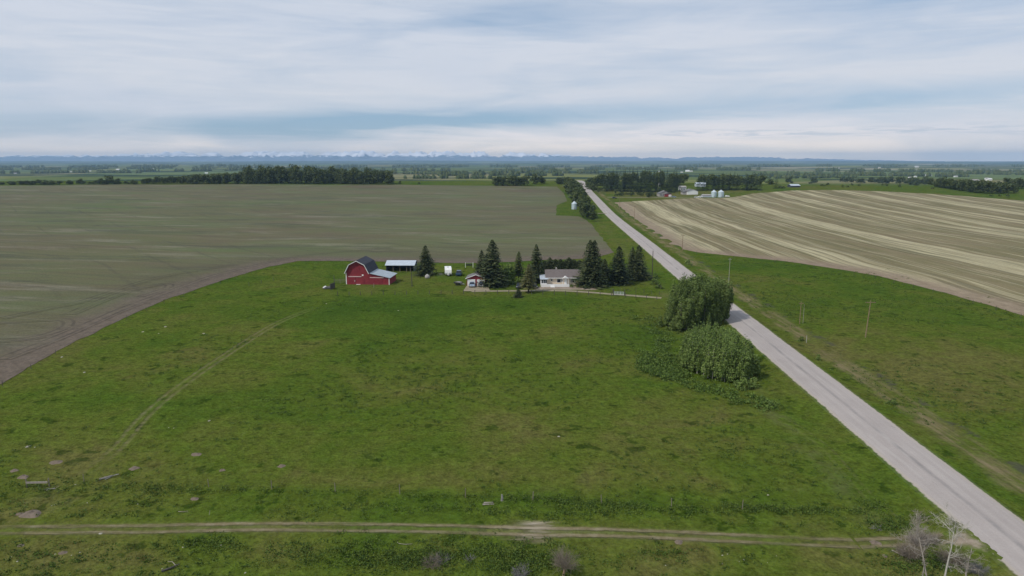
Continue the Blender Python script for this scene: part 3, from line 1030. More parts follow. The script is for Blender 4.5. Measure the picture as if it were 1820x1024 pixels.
def spruce_crown(name, H, Rm, seed, dens=1.0, skirt=.06, gap=0.0, top_pow=.72):
    rs = np.random.default_rng(seed)
    parts = []
    nz = int(24 * dens)
    for i in range(nz):
        t = skirt + (1 - skirt) * (i + rs.uniform(-.3, .3)) / nz
        t = min(max(t, skirt), .985)
        z = t * H
        rr = Rm * (1 - t) ** top_pow * rs.uniform(.82, 1.12) + .05
        nb = max(4, int((10 if t < .7 else 7) * dens ** .5))
        a0 = rs.uniform(0, 6.28)
        for j in range(nb):
            if rs.random() < gap: continue
            a = a0 + 6.283 * j / nb + rs.normal(0, .16)
            L = rr * rs.uniform(.68, 1.18) * (1 + .20 * math.sin(a + 9 * t + seed) + .12 * math.sin(2 * a + seed * 3))
            dirv = np.array([math.cos(a), math.sin(a), 0])
            side = np.array([-math.sin(a), math.cos(a), 0])
            w = min(.62, .22 * rr + .22)
            segs = 3
            us = np.linspace(0.08, 1, segs + 1)
            dz = -.38 * L * us ** .8 + .20 * L * us ** 2.2
            vs = []
            for q, u in enumerate(us):
                ww = w * (1.0 - .75 * u) * (0.6 + .8 * math.sin(math.pi * min(1, u + .2)))
                c = dirv * L * u + np.array([0, 0, z + dz[q]])
                vs += [c - side * ww + np.array([0, 0, -.16 * w]), c + np.array([0, 0, .06 * w]), c + side * ww + np.array([0, 0, -.16 * w])]
            f = []
            for q in range(segs):
                b = q * 3
                f += [[b, b + 1, b + 4, b + 3], [b + 1, b + 2, b + 5, b + 4]]
            parts.append((np.array(vs), np.array(f), np.full(len(vs), rs.uniform(0, 1))))
    # drooping sprays that fill between the boughs
    n = int(700 * dens * dens)
    t = skirt + (1 - skirt) * rs.uniform(0, 1, n) ** 1.25
    a = rs.uniform(0, 6.283, n)
    rad = Rm * (1 - t) ** top_pow * rs.uniform(.45, 1.05, n)
    C = np.stack([np.cos(a) * rad, np.sin(a) * rad, t * H - .12 * rad], 1)
    out = np.stack([np.cos(a), np.sin(a), np.full(n, .3)], 1)
    parts.append(quads(C, np.clip(.13 * Rm, .22, .5) * np.ones(n), .2, .55, out, rs))
    V, F, T = merge(parts)
    return arr_mesh(name, V, F, attrs={'tint': T})


def leafy_crown(name, lobes, n, size, seed, up=.3, shell=.55):
    """lobes: (x, y, z, rx, ry, rz, weight): leaf clumps gathered toward the shell of several uneven lobes"""
    rs = np.random.default_rng(seed)
    w = np.array([l[6] for l in lobes], float)
    idx = rs.choice(len(lobes), n, p=w / w.sum())
    Lb = np.array([l[:6] for l in lobes])[idx]
    d = rs.normal(size=(n, 3))
    d /= np.linalg.norm(d, axis=1, keepdims=True)
    # lumpy radius, so that the outline breaks up
    lump = 1 + .22 * np.sin(d[:, 0] * 5 + idx) * np.sin(d[:, 1] * 4.3 + idx * 2) + .16 * np.sin(d[:, 2] * 7 + idx)
    r = (shell + (1 - shell) * rs.uniform(0, 1, n) ** .5) * lump * rs.uniform(.86, 1.1, n)
    C = Lb[:, :3] + d * r[:, None] * Lb[:, 3:]
    V, F, T = quads(C, size * np.ones(n), up, .8, d, rs)
    keep = np.repeat(C[:, 2] > .12, 4)
    if not keep.all():
        k = C[:, 2] > .12
        V = V.reshape(-1, 4, 3)[k].reshape(-1, 3); T = T.reshape(-1, 4)[k].ravel()
        F = np.arange(len(V)).reshape(-1, 4)
    return arr_mesh(name, V, F, attrs={'tint': T})


def poplar_lobes(H, Rm, seed, z0=.2, k=9, lean=.12):
    rs = np.random.default_rng(seed)
    out = [(0, 0, H * .62, Rm * .42, Rm * .42, H * .36, 1.5)]
    for i in range(k):
        a, t = rs.uniform(0, 6.28), rs.uniform(0, 1)
        rr = Rm * rs.uniform(.35, .75) * (1 - .5 * t)
        z = H * (z0 + (.80 - z0) * t)
        out.append((math.cos(a) * rr + lean * (z - H * .3), math.sin(a) * rr, z, Rm * rs.uniform(.20, .32), Rm * rs.uniform(.20, .32), H * rs.uniform(.14, .24), 1.0))
    return out


def round_lobes(H, Rm, seed, z0=.25, k=8):
    rs = np.random.default_rng(seed)
    out = [(0, 0, H * .6, Rm * .6, Rm * .6, H * .32, 1.6)]
    for i in range(k):
        a, t = rs.uniform(0, 6.28), rs.uniform(0, 1)
        rr = Rm * rs.uniform(.4, .8) * (1 - .45 * t)
        out.append((math.cos(a) * rr, math.sin(a) * rr, H * (z0 + (.85 - z0) * t), Rm * rs.uniform(.3, .5), Rm * rs.uniform(.3, .5), H * rs.uniform(.12, .2), 1.0))
    return out


def plant(name, loc, label, cat, crown, crown_mat, trunk=None, trunk_mat=None, s=(1, 1, 1), rz=None, group=None, two=True):
    """a tree as a thing with trunk and crown, or one mesh when small in the picture"""
    rz = random.uniform(0, 6.28) if rz is None else rz
    if two:
        o = empty(name, loc, rz, label, cat, group)
        o.scale = s
        if trunk is not None: link('trunk', trunk, trunk_mat, o)
        link('crown', crown, crown_mat, o)
        return o
    o = link(name, crown, crown_mat, None, loc)
    o.rotation_euler = (0, 0, rz)
    o.scale = s
    return tag(o, label, cat, group)


def small_tree_mesh(name, crown_fn, trunk_me):
    """crown and trunk in one mesh with two materials (for distant trees)"""
    return crown_fn


# library (unit sizes: H metres tall as given)
SPR = [spruce_crown('spruce_crown', 14, 3.3, s, 1.25) for s in (1, 2, 3)]
SPR_T = trunk_mesh('spruce_trunk', 13.2, .24, 5, 0)
SPRF = [spruce_crown('spruce', 16, 2.6, s, .72, skirt=.03, gap=.06) for s in (11, 12, 13, 14)]
PINE = [spruce_crown('pine_crown', 10, 2.4, s, 1.0, skirt=.22, gap=.25, top_pow=.65) for s in (21, 22)]
PINE_T = trunk_mesh('pine_trunk', 9, .16, 6, 3)
POP = [leafy_crown('poplar_crown', poplar_lobes(13, 2.6, s, .07, 13, .22), 5600, .345, s, shell=.72) for s in (31, 32, 33, 34)]
POP_T = [trunk_mesh('poplar_trunk', 11, .17, s, 6, .2, .2) for s in (41, 42)]
ASP = [leafy_crown('aspen_crown', poplar_lobes(7.2, 1.75, s, .20, 12, .16), 3000, .265, s, shell=.62) for s in (51, 52, 53, 54)]
ASP_T = [trunk_mesh('aspen_trunk', 6.2, .085, s, 4, .4, .16) for s in (61, 62)]
DEC = [leafy_crown('tree', round_lobes(12, 3.6, s, .12, 9), 620, .95, s) for s in (71, 72, 73, 74)]
DECL = [leafy_crown('tree', round_lobes(12, 3.4, s, .14, 9), 560, 1.0, s) for s in (75, 76, 77)]
BUSH = [leafy_crown('bush', round_lobes(2.0, 1.3, s, .1, 6), 420, .30, s, shell=.4) for s in (81, 82, 83)]
SMALL = [leafy_crown('small_tree', round_lobes(4.0, 1.5, s, .25, 5), 300, .42, s, shell=.4) for s in (91, 92)]


def twigs_mesh(name, H, Rm, seed, n=60, levels=2, base=.0, up=.8, r0=.05):
    """bare branching twigs"""
    rs = np.random.default_rng(seed)
    parts = []
    def grow(p, d, L, r, lv):
        k = 4
        pts = [p]
        dd = d.copy()
        for i in range(k):
            dd = dd + rs.normal(0, .16, 3)
            dd /= np.linalg.norm(dd)
            pts.append(pts[-1] + dd * L / k)
        parts.append(tube_arr(pts, np.linspace(r, r * .35, k + 1), 4))
        if lv > 0:
            for _ in range(4 if lv > 1 else 3):
                i = rs.integers(1, k + 1)
                nd = dd + rs.normal(0, .55, 3)
                nd[2] += .15
                nd /= np.linalg.norm(nd)
                grow(pts[i], nd, L * rs.uniform(.45, .7), r * .55, lv - 1)
    for i in range(n):
        a = rs.uniform(0, 6.283)
        el = rs.uniform(.25, 1.0) * up
        d = np.array([math.cos(a) * (1 - el * .7), math.sin(a) * (1 - el * .7), el])
        d /= np.linalg.norm(d)
        L = Rm * rs.uniform(.5, 1.0) + el * (H - Rm) * .8
        grow(np.array([math.cos(a) * .12, math.sin(a) * .12, base]), d, max(.3, L * .75), r0, levels)
    V, F, T = merge(parts)
    return arr_mesh(name, V, F)
# ------------------------------------------------------------------ the red gambrel barn
def sub(o, name, mb, mat, label=None):
    c = mb.build(name, mat, o)
    if label: c['label'] = label
    return c


def roof_slab(mb, p0, p1, y0, y1, th):
    """sloping slab whose section runs p0->p1 in (x,z), extruded along y"""
    d = Vector((p1[0] - p0[0], p1[1] - p0[1])).normalized()
    n = Vector((-d.y, d.x)) * th
    if n.y < 0: n = -n
    mb.ext([p0, p1, (p1[0] + n.x, p1[1] + n.y), (p0[0] + n.x, p0[1] + n.y)], 'y', y0, y1)


p = at(615.8, 505.4)
barn = empty('barn', p, R(-4.6), 'red gambrel barn with white trim, dark shingle roof and a tin lean-to', 'barn')
Wd, Dp = 7.9, 10.5
gam = [(0, -.3), (0, 4.1), (1.25, 6.75), (3.9, 8.1), (6.6, 6.75), (Wd, 4.1), (Wd, -.3)]
sub(barn, 'wall', MB().ext(gam[::-1], 'y', 0, Dp), M['red'])
rf = MB()
ga = [(-.35, 3.85), (1.2, 6.86), (3.92, 8.24), (6.68, 6.86), (8.2, 3.85)]
for a, b in zip(ga[:-1], ga[1:]):
    roof_slab(rf, a, b, -.75, Dp + .5, .14)
roof = sub(barn, 'roof', rf, M['shingle'])
tr = MB()
for a, b in zip(ga[:-1], ga[1:]):
    d = (Vector(b) - Vector(a)).normalized(); n = Vector((-d.y, d.x)) * .13
    tr.ext([a, b, (b[0] - n.x * .3, b[1] - n.y * .3), (a[0] - n.x * .3, a[1] - n.y * .3)][::-1] if False else
           [(a[0] - n.x, a[1] - n.y), (b[0] - n.x, b[1] - n.y), (b[0] + n.x * .45, b[1] + n.y * .45), (a[0] + n.x * .45, a[1] + n.y * .45)], 'y', -.83, -.755)
sub(barn, 'roof_trim', tr, M['white'])
sub(barn, 'corner_board', MB().box(-.10, .16, -.04, .1, 0, 4.0), M['white'])
sub(barn, 'belt_board', MB().box(.2, Wd - .3, -.05, .0, 4.0, 4.14), M['red_door'])
lx = 15.0
wl = MB().ext([(Wd, -.4), (Wd, 3.85), (lx, 2.35), (lx, -.4)][::-1], 'y', .05, Dp - 1.2)
sub(barn, 'leanto_wall', wl, M['red'])
rl = MB()
roof_slab(rl, (Wd + .02, 4.0), (lx + .45, 2.38), -.4, Dp - .8, .10)
sub(barn, 'leanto_roof', rl, M['tin_y'])
sub(barn, 'corner_board', MB().box(lx - .18, lx + .05, .0, .12, 0, 2.28), M['white'])
d1 = sub(barn, 'sliding_door', MB().box(.95, 3.3, -.12, -.01, 0, 2.6), M['red_door'])
sub(d1, 'handle', MB().box(3.0, 3.1, -.17, -.121, .9, 1.5), M['white'])
sub(barn, 'door_rail', MB().box(.8, 5.4, -.16, -.02, 2.62, 2.86), M['pink_trim'])
sub(barn, 'side_door', MB().box(5.7, 6.5, -.10, -.01, 0, 2.05), M['red_door'])
sub(barn, 'sliding_door', MB().box(8.6, 12.6, -.08, .04, -.2, 2.35), M['red_door'])
sub(barn, 'door_rail', MB().box(8.3, 13.1, -.12, .04, 2.37, 2.58), M['pink_trim'])
lf = sub(barn, 'loft_door', MB().box(2.9, 4.9, -.06, -.005, 4.4, 6.1), M['red_door'])
sub(barn, 'door_sill', MB().box(3.6, 5.0, -.7, -.08, -.05, .12), M['white'])
sub(barn, 'window', MB().box(5.55, 6.1, -.05, -.005, 3.0, 3.5), M['white'])

# ------------------------------------------------------------------ open pole shed
p = at(686.2, 483)
shed = empty('pole_shed', p, R(-1), 'long open-fronted dark shed with a pale metal roof behind the barn', 'shed')
W_, D_ = 10.7, 8.0
wl = MB().box(0, .14, 0, D_, -.2, 2.5).box(W_ - .14, W_, 0, D_, -.2, 2.5).box(.14, W_ - .14, D_ - .14, D_, -.2, 2.5)
for x in (0, W_ - .14):
    wl.ext([(0, 2.5), (D_, 2.5), (D_ / 2, 3.7)], 'x', x, x + .14)
sub(shed, 'wall', wl, M['shed'])
rf = MB()
def slab_yz(mb, a, b, x0, x1, th):
    d = Vector((b[0] - a[0], b[1] - a[1])).normalized(); n = Vector((-d.y, d.x)) * th
    if n.y < 0: n = -n
    mb.ext([a, b, (b[0] + n.x, b[1] + n.y), (a[0] + n.x, a[1] + n.y)], 'x', x0, x1)
slab_yz(rf, (-.45, 2.42), (D_ / 2, 3.76), -.35, W_ + .35, .1)
slab_yz(rf, (D_ / 2, 3.76), (D_ + .45, 2.42), -.35, W_ + .35, .1)
sub(shed, 'roof', rf, M['tin'])
for x in (2.7, 5.3, 7.9, 9.3):
    sub(shed, 'post', MB().box(x - .1, x + .1, .1, .3, -.2, 2.5), M['post'])
sub(shed, 'header_beam', MB().box(.14, W_ - .14, .02, .095, 2.2, 2.5), M['shed'])

# ------------------------------------------------------------------ garage
p = at(829.6, 508.2)
gar = empty('garage', p, R(-3), 'small red garage with two white overhead doors and a dark gable roof', 'garage')
W_, D_ = 6.4, 6.6
sub(gar, 'wall', MB().ext([(0, -.3), (0, 2.6), (W_ / 2, 3.75), (W_, 2.6), (W_, -.3)][::-1], 'y', 0, D_), M['red'])
rf = MB()
roof_slab(rf, (-.4, 2.5), (W_ / 2, 3.82), -.4, D_ + .3, .1)
roof_slab(rf, (W_ / 2, 3.82), (W_ + .4, 2.5), -.4, D_ + .3, .1)
sub(gar, 'roof', rf, M['roof_grey'])
tr = MB()
for a, b in (((-.42, 2.44), (W_ / 2, 3.80)), ((W_ / 2, 3.80), (W_ + .42, 2.44))):
    tr.ext([a, b, (b[0], b[1] + .2), (a[0], a[1] + .2)], 'y', -.46, -.405)
sub(gar, 'roof_trim', tr, M['white'])
for x in (.25, 3.5):
    sub(gar, 'door', MB().box(x, x + 2.65, -.06, -.01, 0, 2.3), M['white'])

# ------------------------------------------------------------------ farmhouse
p = at(971.5, 506.8)
hs = empty('farmhouse', p, R(.3), 'cream bungalow with a brown gable roof, porch room and long white deck', 'house')
W_, D_ = 11.6, 8.4
sub(hs, 'wall', MB().box(0, W_, 0, D_, -.3, 2.75), M['cream'])
sub(hs, 'gable', MB().ext([(0.0, 2.75), (D_, 2.75), (D_ / 2, 4.55)], 'x', 0, .14), M['cream'])
sub(hs, 'gable', MB().ext([(0.0, 2.75), (D_, 2.75), (D_ / 2, 4.55)], 'x', W_ - .14, W_), M['cream'])
rf = MB()
slab_yz(rf, (-.65, 2.55), (D_ / 2, 4.62), -.5, W_ + .5, .12)
slab_yz(rf, (D_ / 2, 4.62), (D_ + .65, 2.55), -.5, W_ + .5, .12)
rr = sub(hs, 'roof', rf, M['roof_brown'])
sub(rr, 'chimney', MB().box(3.3, 3.75, D_ / 2 + .3, D_ / 2 + .75, 4.3, 5.3), M['greywall'])
sub(hs, 'eave_trim', MB().box(-.5, W_ + .5, -.72, -.66, 2.42, 2.62), M['white'])
def win(o, x0, x1, z0, z1, y=0.0):
    f = sub(o, 'window', MB().box(x0 - .08, x1 + .08, y - .06, y - .005, z0 - .08, z1 + .08), M['white'])
    sub(f, 'pane', MB().box(x0, x1, y - .085, y - .0605, z0, z1), M['glass'])
win(hs, 1.45, 1.95, 1.45, 2.0)
win(hs, 3.55, 4.75, .95, 2.05)
for x in (8.15, 8.65, 9.55):
    win(hs, x, x + (.3 if x != 8.65 else .7), .95, 2.05)
win(hs, 5.0, 5.5, 1.2, 2.0)
en = sub(hs, 'door', MB().box(6.0, 6.95, -.09, -.005, .25, 2.2), M['white'])
sub(en, 'handle', MB().box(6.08, 6.16, -.13, -.091, 1.1, 1.25), M['steel'])
pg = MB().ext([(5.2, 2.5), (7.4, 2.5), (6.3, 3.15)][::-1], 'y', -1.25, .3)
sub(hs, 'porch_gable', pg, M['white'])
sub(hs, 'porch_post', MB().box(5.3, 5.42, -1.2, -1.08, .25, 2.5), M['white'])
sub(hs, 'porch_post', MB().box(7.2, 7.32, -1.2, -1.08, .25, 2.5), M['white'])
pr = sub(hs, 'porch_room', MB().box(-2.05, -.005, -1.6, 3.2, -.2, 2.3), M['white'])
for x in (-1.8, -1.15, -.55):
    f = sub(pr, 'pane', MB().box(x, x + .5, -1.63, -1.605, .95, 2.05), M['glass'])
rf = MB()
slab_yz(rf, (-1.95, 2.28), (3.5, 3.05), -2.35, .5, .09)
sub(hs, 'porch_roof', rf, M['tin'])
dk = sub(hs, 'deck', MB().box(-2.05, 7.4, -3.4, -1.61, .12, .30).box(0.0, 7.4, -1.605, -.1, .12, .30), M['white'])
sub(dk, 'skirting', MB().box(-2.05, 7.4, -3.46, -3.41, -.15, .95), M['white'])
sub(dk, 'stairs', MB().box(1.1, 2.5, -4.3, -3.47, -.1, .18).box(1.1, 2.5, -3.9, -3.47, .181, .36), M['white'])

# ------------------------------------------------------------------ vehicles
def car(loc, rz, paint, label, L=4.6, Wc=1.8, Hc=1.55, pickup=False, cat='car', group=None):
    o = empty('pickup_truck' if pickup else 'parked_car', loc, rz, label, cat, group)
    h, zb, zm = L / 2, .32, Hc * .58
    hw = Wc / 2
    body = MB().ext([(-h, zb + .1), (-h + .06, zm - .12), (-h + .35, zm - .03), (-h + 1.25, zm + .04), (h - .1, zm + .05), (h, zm - .2), (h, zb + .1), (h - .2, zb), (-h + .2, zb)], 'x', -hw, hw)
    sub(o, 'body', body, paint)
    y0, y1 = -h + 1.15, (h - 1.9 if pickup else h - .25)
    cb = [(y0, zm + .05), (y0 + .65, Hc - .05), (y1 - .35, Hc - .05), (y1, zm + .055)]
    gl = MB()
    vs = [(s_ * (hw - .06 if k in (0, 3) else hw - .2), y, z) for s_ in (-1, 1) for k, (y, z) in enumerate(cb)]
    gl.add(vs, [(0, 1, 2, 3), (7, 6, 5, 4), (0, 4, 5, 1), (1, 5, 6, 2), (2, 6, 7, 3)])
    sub(o, 'windows', gl, M['glass'])
    sub(o, 'roof_panel', MB().box(-hw + .18, hw - .18, y0 + .62, y1 - .32, Hc - .048, Hc + .02), paint)
    if pickup:
        sub(o, 'cargo_bed', MB().box(-hw + .1, hw - .1, y1 + .1, h - .12, zm + .051, zm + .06), M['black'])
    for sx in (-1, 1):
        sub(o, 'headlight', MB().box(sx * (hw - .3) - .18, sx * (hw - .3) + .18, -h + .0, -h + .05, zm - .3, zm - .13), M['lamp'])
        for yy in (-h + .85, h - .9):
            wv = MB().ext([(yy + .34 * math.cos(t * math.pi / 7), .34 + .34 * math.sin(t * math.pi / 7)) for t in range(14)], 'x', sx * hw - .12, sx * hw + .06)
            wo_ = sub(o, 'wheel', wv, M['tyre'])
            sub(wo_, 'rim', MB().ext([(yy + .2 * math.cos(t * math.pi / 5), .34 + .2 * math.sin(t * math.pi / 5)) for t in range(10)], 'x', sx * (hw + .065) - .01, sx * (hw + .065) + .01), M['steel'])
    sub(o, 'bumper', MB().box(-hw + .05, hw - .05, -h - .07, -h - .002, zb + .08, zb + .28), M['steel'] if pickup else M['black'])
    return o


def on(px, py, dz=.0):
    q = at(px, py); q.z += dz
    return q


car(on(839, 509.5, .08), R(4), M['silverblue'], 'pale blue pickup truck parked before the garage, nearer the lone spruce', 5.0, 1.8, 1.6, True, 'truck')
car(on(856.5, 508.6, .08), R(-6), M['black'], 'black pickup truck parked before the garage beside the tall spruces', 5.0, 1.8, 1.6, True, 'truck')
car(on(949, 511.6, .05), R(8), M['black'], 'black car parked between the olive pine and the white deck', 4.5, 1.85, 1.6)
car(on(922.5, 511.6, .05), R(-4), M['black'], 'dark car parked behind the olive pine, on its garage side', 4.4, 1.8, 1.55)
car(on(816, 489.8, .03), R(178), M['darkblue'], 'dark blue van parked on the grass beside the white camper', 4.4, 1.9, 1.95, False, 'van')

# camper trailer
p = on(796.5, 488.5)
ct = empty('camper_trailer', p, R(7), 'white travel trailer parked on the lawn behind the garage', 'camper')
sub(ct, 'body', MB().ext([(-3.2, .75), (-3.35, 1.3), (-3.1, 2.3), (-2.4, 2.85), (2.7, 2.85), (2.9, 2.5), (2.9, .65), (-2.6, .6)], 'x', -1.2, 1.2), M['white'])
sub(ct, 'window', MB().box(1.202, 1.23, -1.5, -.3, 1.6, 2.2), M['glass'])
sub(ct, 'door', MB().box(1.202, 1.225, .5, 1.2, .75, 2.45), M['greywall'])
for sx in (-1, 1):
    sub(ct, 'wheel', MB().ext([(.3 + .36 * math.cos(t * math.pi / 7), .36 + .36 * math.sin(t * math.pi / 7)) for t in range(14)], 'x', sx * 1.1 - .1, sx * 1.1 + .1), M['tyre'])
sub(ct, 'drawbar', MB().tube([(-.5, -2.9, .58), (0, -4.4, .55)], .06, 6).tube([(.5, -2.9, .58), (0, -4.4, .55)], .06, 6), M['white'])
sub(ct, 'gas_bottle', MB().lathe([(.02, .6), (.2, .65), (.2, 1.15), (.02, 1.3)], 12, (0, -3.65, 0)), M['white'])
sub(ct, 'roof_vent', MB().box(-.3, .3, -.4, .3, 2.852, 3.0), M['greywall'])

# utility trailer near the garage
p = on(814.5, 506.5)
ut = empty('utility_trailer', p, R(60), 'low dark utility trailer parked on the lawn beside the red garage', 'trailer')
sub(ut, 'bed', MB().box(-.9, .9, -1.3, 1.3, .55, .65).box(-.9, -.82, -1.3, 1.3, .651, 1.0).box(.82, .9, -1.3, 1.3, .651, 1.0).box(-.81, .81, 1.22, 1.3, .651, 1.0), M['black'])
for sx in (-1, 1):
    sub(ut, 'wheel', MB().ext([(.1 + .34 * math.cos(t * math.pi / 7), .34 + .34 * math.sin(t * math.pi / 7)) for t in range(14)], 'x', sx * 1.02 - .1, sx * 1.02 + .1), M['tyre'])
sub(ut, 'drawbar', MB().tube([(-.6, -1.3, .55), (0, -2.6, .5)], .05, 6).tube([(.6, -1.3, .55), (0, -2.6, .5)], .05, 6), M['steel'])
sub(ut, 'cover', MB().ext([(-1.2, .66), (-1.0, 1.02), (.2, 1.15), (1.15, .95), (1.2, .66)], 'x', -.8, .8), M['greytimber'])

# domed tank under the spruce
p = on(759.5, 494.5)
tk = empty('domed_tank', p, 0, 'low pale domed tank at the foot of the lone spruce', 'tank')
sub(tk, 'tank', MB().lathe([(.05, .1), (.85, .15), (.9, .6), (.75, 1.0), (.4, 1.25), (.05, 1.32)], 18), M['greywall'])
sub(tk, 'lid', MB().lathe([(.22, 1.3), (.24, 1.4), (.05, 1.45)], 12), M['white'])

# frame with a dark panel behind the yard
p = at(834, 475.5)
fr = empty('lawn_frame', p, 0, 'pale two-post frame holding a dark sling at the field edge behind the garage', 'frame')
for x in (-1.5, 1.5):
    sub(fr, 'post', MB().box(x - .08, x + .08, -.08, .08, -.2, 2.0), M['white'])
sub(fr, 'crossbar', MB().box(-1.419, 1.419, -.06, .06, 1.75, 1.9), M['greytimber'])
sub(fr, 'sling', MB().ext([(-1.3, 1.3), (1.3, 1.3), (1.1, .75), (-1.1, .75)][::-1], 'y', -.05, .05), M['black'])

# timber pile and windbreak left of the barn
p = at(585, 513)
tp = empty('timber_pile', p, R(24), 'heap of grey timber lying by the corral near the barn', 'pile')
tm = MB()
for i in range(14):
    y, z = random.uniform(-.9, .9), .12 + .14 * (i // 4)
    a = random.uniform(-.15, .15)
    tm.tube([(-1.9 + random.uniform(-.3, .3), y, z), (1.6 + random.uniform(-.3, .3), y + a * 3, z + .12)], .09, 5)
sub(tp, 'timber', tm, M['greytimber'])
sub(tp, 'sheet', MB().ext([(-2.0, .5), (-1.2, .95), (-.9, .9), (-1.7, .4)], 'y', -.6, .4), M['white'])
p = at(592.6, 513.5)
wp = empty('windbreak_panel', p, R(80), 'tall dark plank windbreak at the end of the corral rails', 'panel')
sub(wp, 'planks', MB().box(-2.2, 1.2, -.05, .05, .15, 2.0), M['darkpole'])
for x in (-2.1, 1.15):
    sub(wp, 'post', MB().box(x - .09, x + .09, .051, .2, -.3, 4.4 if x > 0 else 2.2), M['darkpole'])


# ------------------------------------------------------------------ fences, gates, poles
def fence(line_px, spacing, hp, label, rails=None, rail_mat=None, post_mat=None, rad=.07, jitter=.12, pts=None, wires=True, name='fence', group=None, skip=0.0):
    P = pts if pts else pxs(*line_px)
    o = empty(name, P[0], 0, label, 'fence', group)
    base = P[0]
    sp = []
    carry = 0.0
    for a, b in zip(P[:-1], P[1:]):
        L = (b.xy - a.xy).length
        t = carry
        while t < L:
            q = a.xy.lerp(b.xy, t / L)
            sp.append(Vector((q.x, q.y, gz(q.x, q.y))))
            t += spacing
        carry = t - L
    tops = []
    for q in sp:
        hh_ = hp * random.uniform(.9, 1.1)
        l = q - base
        lean = Vector((random.uniform(-.06, .06), random.uniform(-.06, .06), 0)) * hp
        if random.random() >= skip:
            sub(o, 'post', MB().tube([l + Vector((0, 0, -.3)), l + lean + Vector((0, 0, hh_))], [rad * random.uniform(.85, 1.2), rad * .85], 6), post_mat or M['post'])
        tops.append(l + lean * .8)
    if rails:
        rb = MB()
        for z in rails:
            for a, b in zip(tops[:-1], tops[1:]):
                rb.tube([a + Vector((0, 0, z)), b + Vector((0, 0, z))], .055, 4)
        sub(o, 'rail', rb, rail_mat or M['white'])
    elif wires:
        wb = MB()
        for z in (.35, .7, 1.05):
            wb.tube([t + Vector((0, 0, z)) for t in tops], .0035, 3)
        sub(o, 'wire', wb, M['wire'])
    return o


fence([(594, 503.6), (615.5, 503.6)], 2.1, 1.45, 'pale rail fence joining the barn to the plank windbreak', rails=(.45, .95, 1.4), rail_mat=M['post'], name='rail_fence')
fence([(600, 525), (660, 524.5), (733, 523.6), (800, 522.5), (880, 522.4), (960, 523.5), (1040, 524.8), (1088, 526.5)], 3.6, 1.35, 'post and wire fence along the green edge of the farm driveway', rad=.10, post_mat=M['darkpole'])
fence([(1112, 528.5), (1140, 530.5), (1172, 533)], 3.2, 1.3, 'short post and wire fence between the driveway gate and the poplars', rad=.09, post_mat=M['darkpole'])
fence([(1089, 520.5), (1108, 519.4), (1140, 521), (1174, 525)], 2.6, 1.3, 'wire fence along the house lawn side of the driveway', rad=.07, post_mat=M['darkpole'])
fence([(1152, 491), (1175, 515)], 2.4, 1.3, 'dark board fence beside the lawn below the roadside pole', rails=(.3, .6, .9, 1.2), rail_mat=M['darkpole'], post_mat=M['darkpole'], name='board_fence')
fence([(150, 858), (230, 862), (380, 866), (520, 871), (700, 878), (900, 888), (1140, 899), (1345, 908), (1480, 910)], 8.5, 1.25, 'sagging old wire fence through weeds beside the two-rut track', rad=.055, skip=.25)
fence([(-60, 725), (0, 690), (100, 630), (200, 580), (300, 536), (400, 502), (470, 480)], 11, 1.15, 'old wire fence on the boundary of bare field and pasture', rad=.055, skip=.3, post_mat=M['darkpole'])
fence([(1238, 452), (1300, 459), (1400, 470), (1478, 482), (1560, 496), (1650, 518), (1740, 543), (1830, 570)], 9, 1.2, 'wire fence on the boundary of stubble and green pasture', rad=.06, skip=.2, post_mat=M['darkpole'])
fence([(388, 518), (420, 515), (450, 507), (490, 498)], 6, 1.35, 'few dark leaning posts and wire at the pasture corner', rad=.08, post_mat=M['darkpole'], skip=.2)

p = at(1100, 525.5)
gt = empty('field_gate', p, R(-9), 'pale metal gate hung between dark posts by the driveway', 'gate')
gm = MB()
for z in (.3, .6, .9, 1.2):
    gm.tube([(-1.5, 0, z), (1.5, 0, z)], .045, 5)
for x in (-1.5, -.5, .5, 1.5):
    gm.tube([(x, 0.0, .25), (x, 0, 1.25)], .045, 5)
sub(gt, 'gate_frame', gm, M['tin'])
for x in (-1.75, 1.75):
    sub(gt, 'post', MB().tube([(x, 0, -.3), (x, 0, 2.0)], .13, 7), M['darkpole'])
p = at(70, 867)
gt = empty('field_gate', p, R(3), 'bleached plank gate leaning open at the worn end of the track', 'gate')
gm = MB().box(-1.6, 1.1, -.04, .04, .62, .86)
sub(gt, 'plank', gm, M['dead'])
for x in (-1.65, 1.2):
    sub(gt, 'post', MB().tube([(x, .13, -.3), (x, .13, 1.25)], .08, 6), M['post'])


def pole(bx, by, ty, label, mat='pole', arm=None, rad=.13, lean=(0, 0), insul=True, name='utility_pole', hfix=None):
    q = at(bx, by)
    H = hfix or (by - ty) * px2m(q) * 1.02
    o = empty(name, q, 0, label, 'utility pole' if name == 'utility_pole' else 'post', 'utility poles' if name == 'utility_pole' else None)
    top = Vector((lean[0], lean[1], H))
    sub(o, 'pole', MB().tube([(0, 0, -.4), top * .5, top], [rad * 1.15, rad, rad * .75], 8), M[mat])
    if arm:
        ar = sub(o, 'crossarm', MB().box(top.x - arm / 2, top.x + arm / 2, -.06 + top.y, .06 + top.y, H - .55, H - .41), M[mat])
        for x in (-arm / 2 + .12, 0, arm / 2 - .12):
            sub(ar, 'insulator', MB().lathe([(.03, 0), (.07, .05), (.05, .16), (.02, .2)], 8, (top.x + x, top.y, H - .41)), M['glass'])
    return o


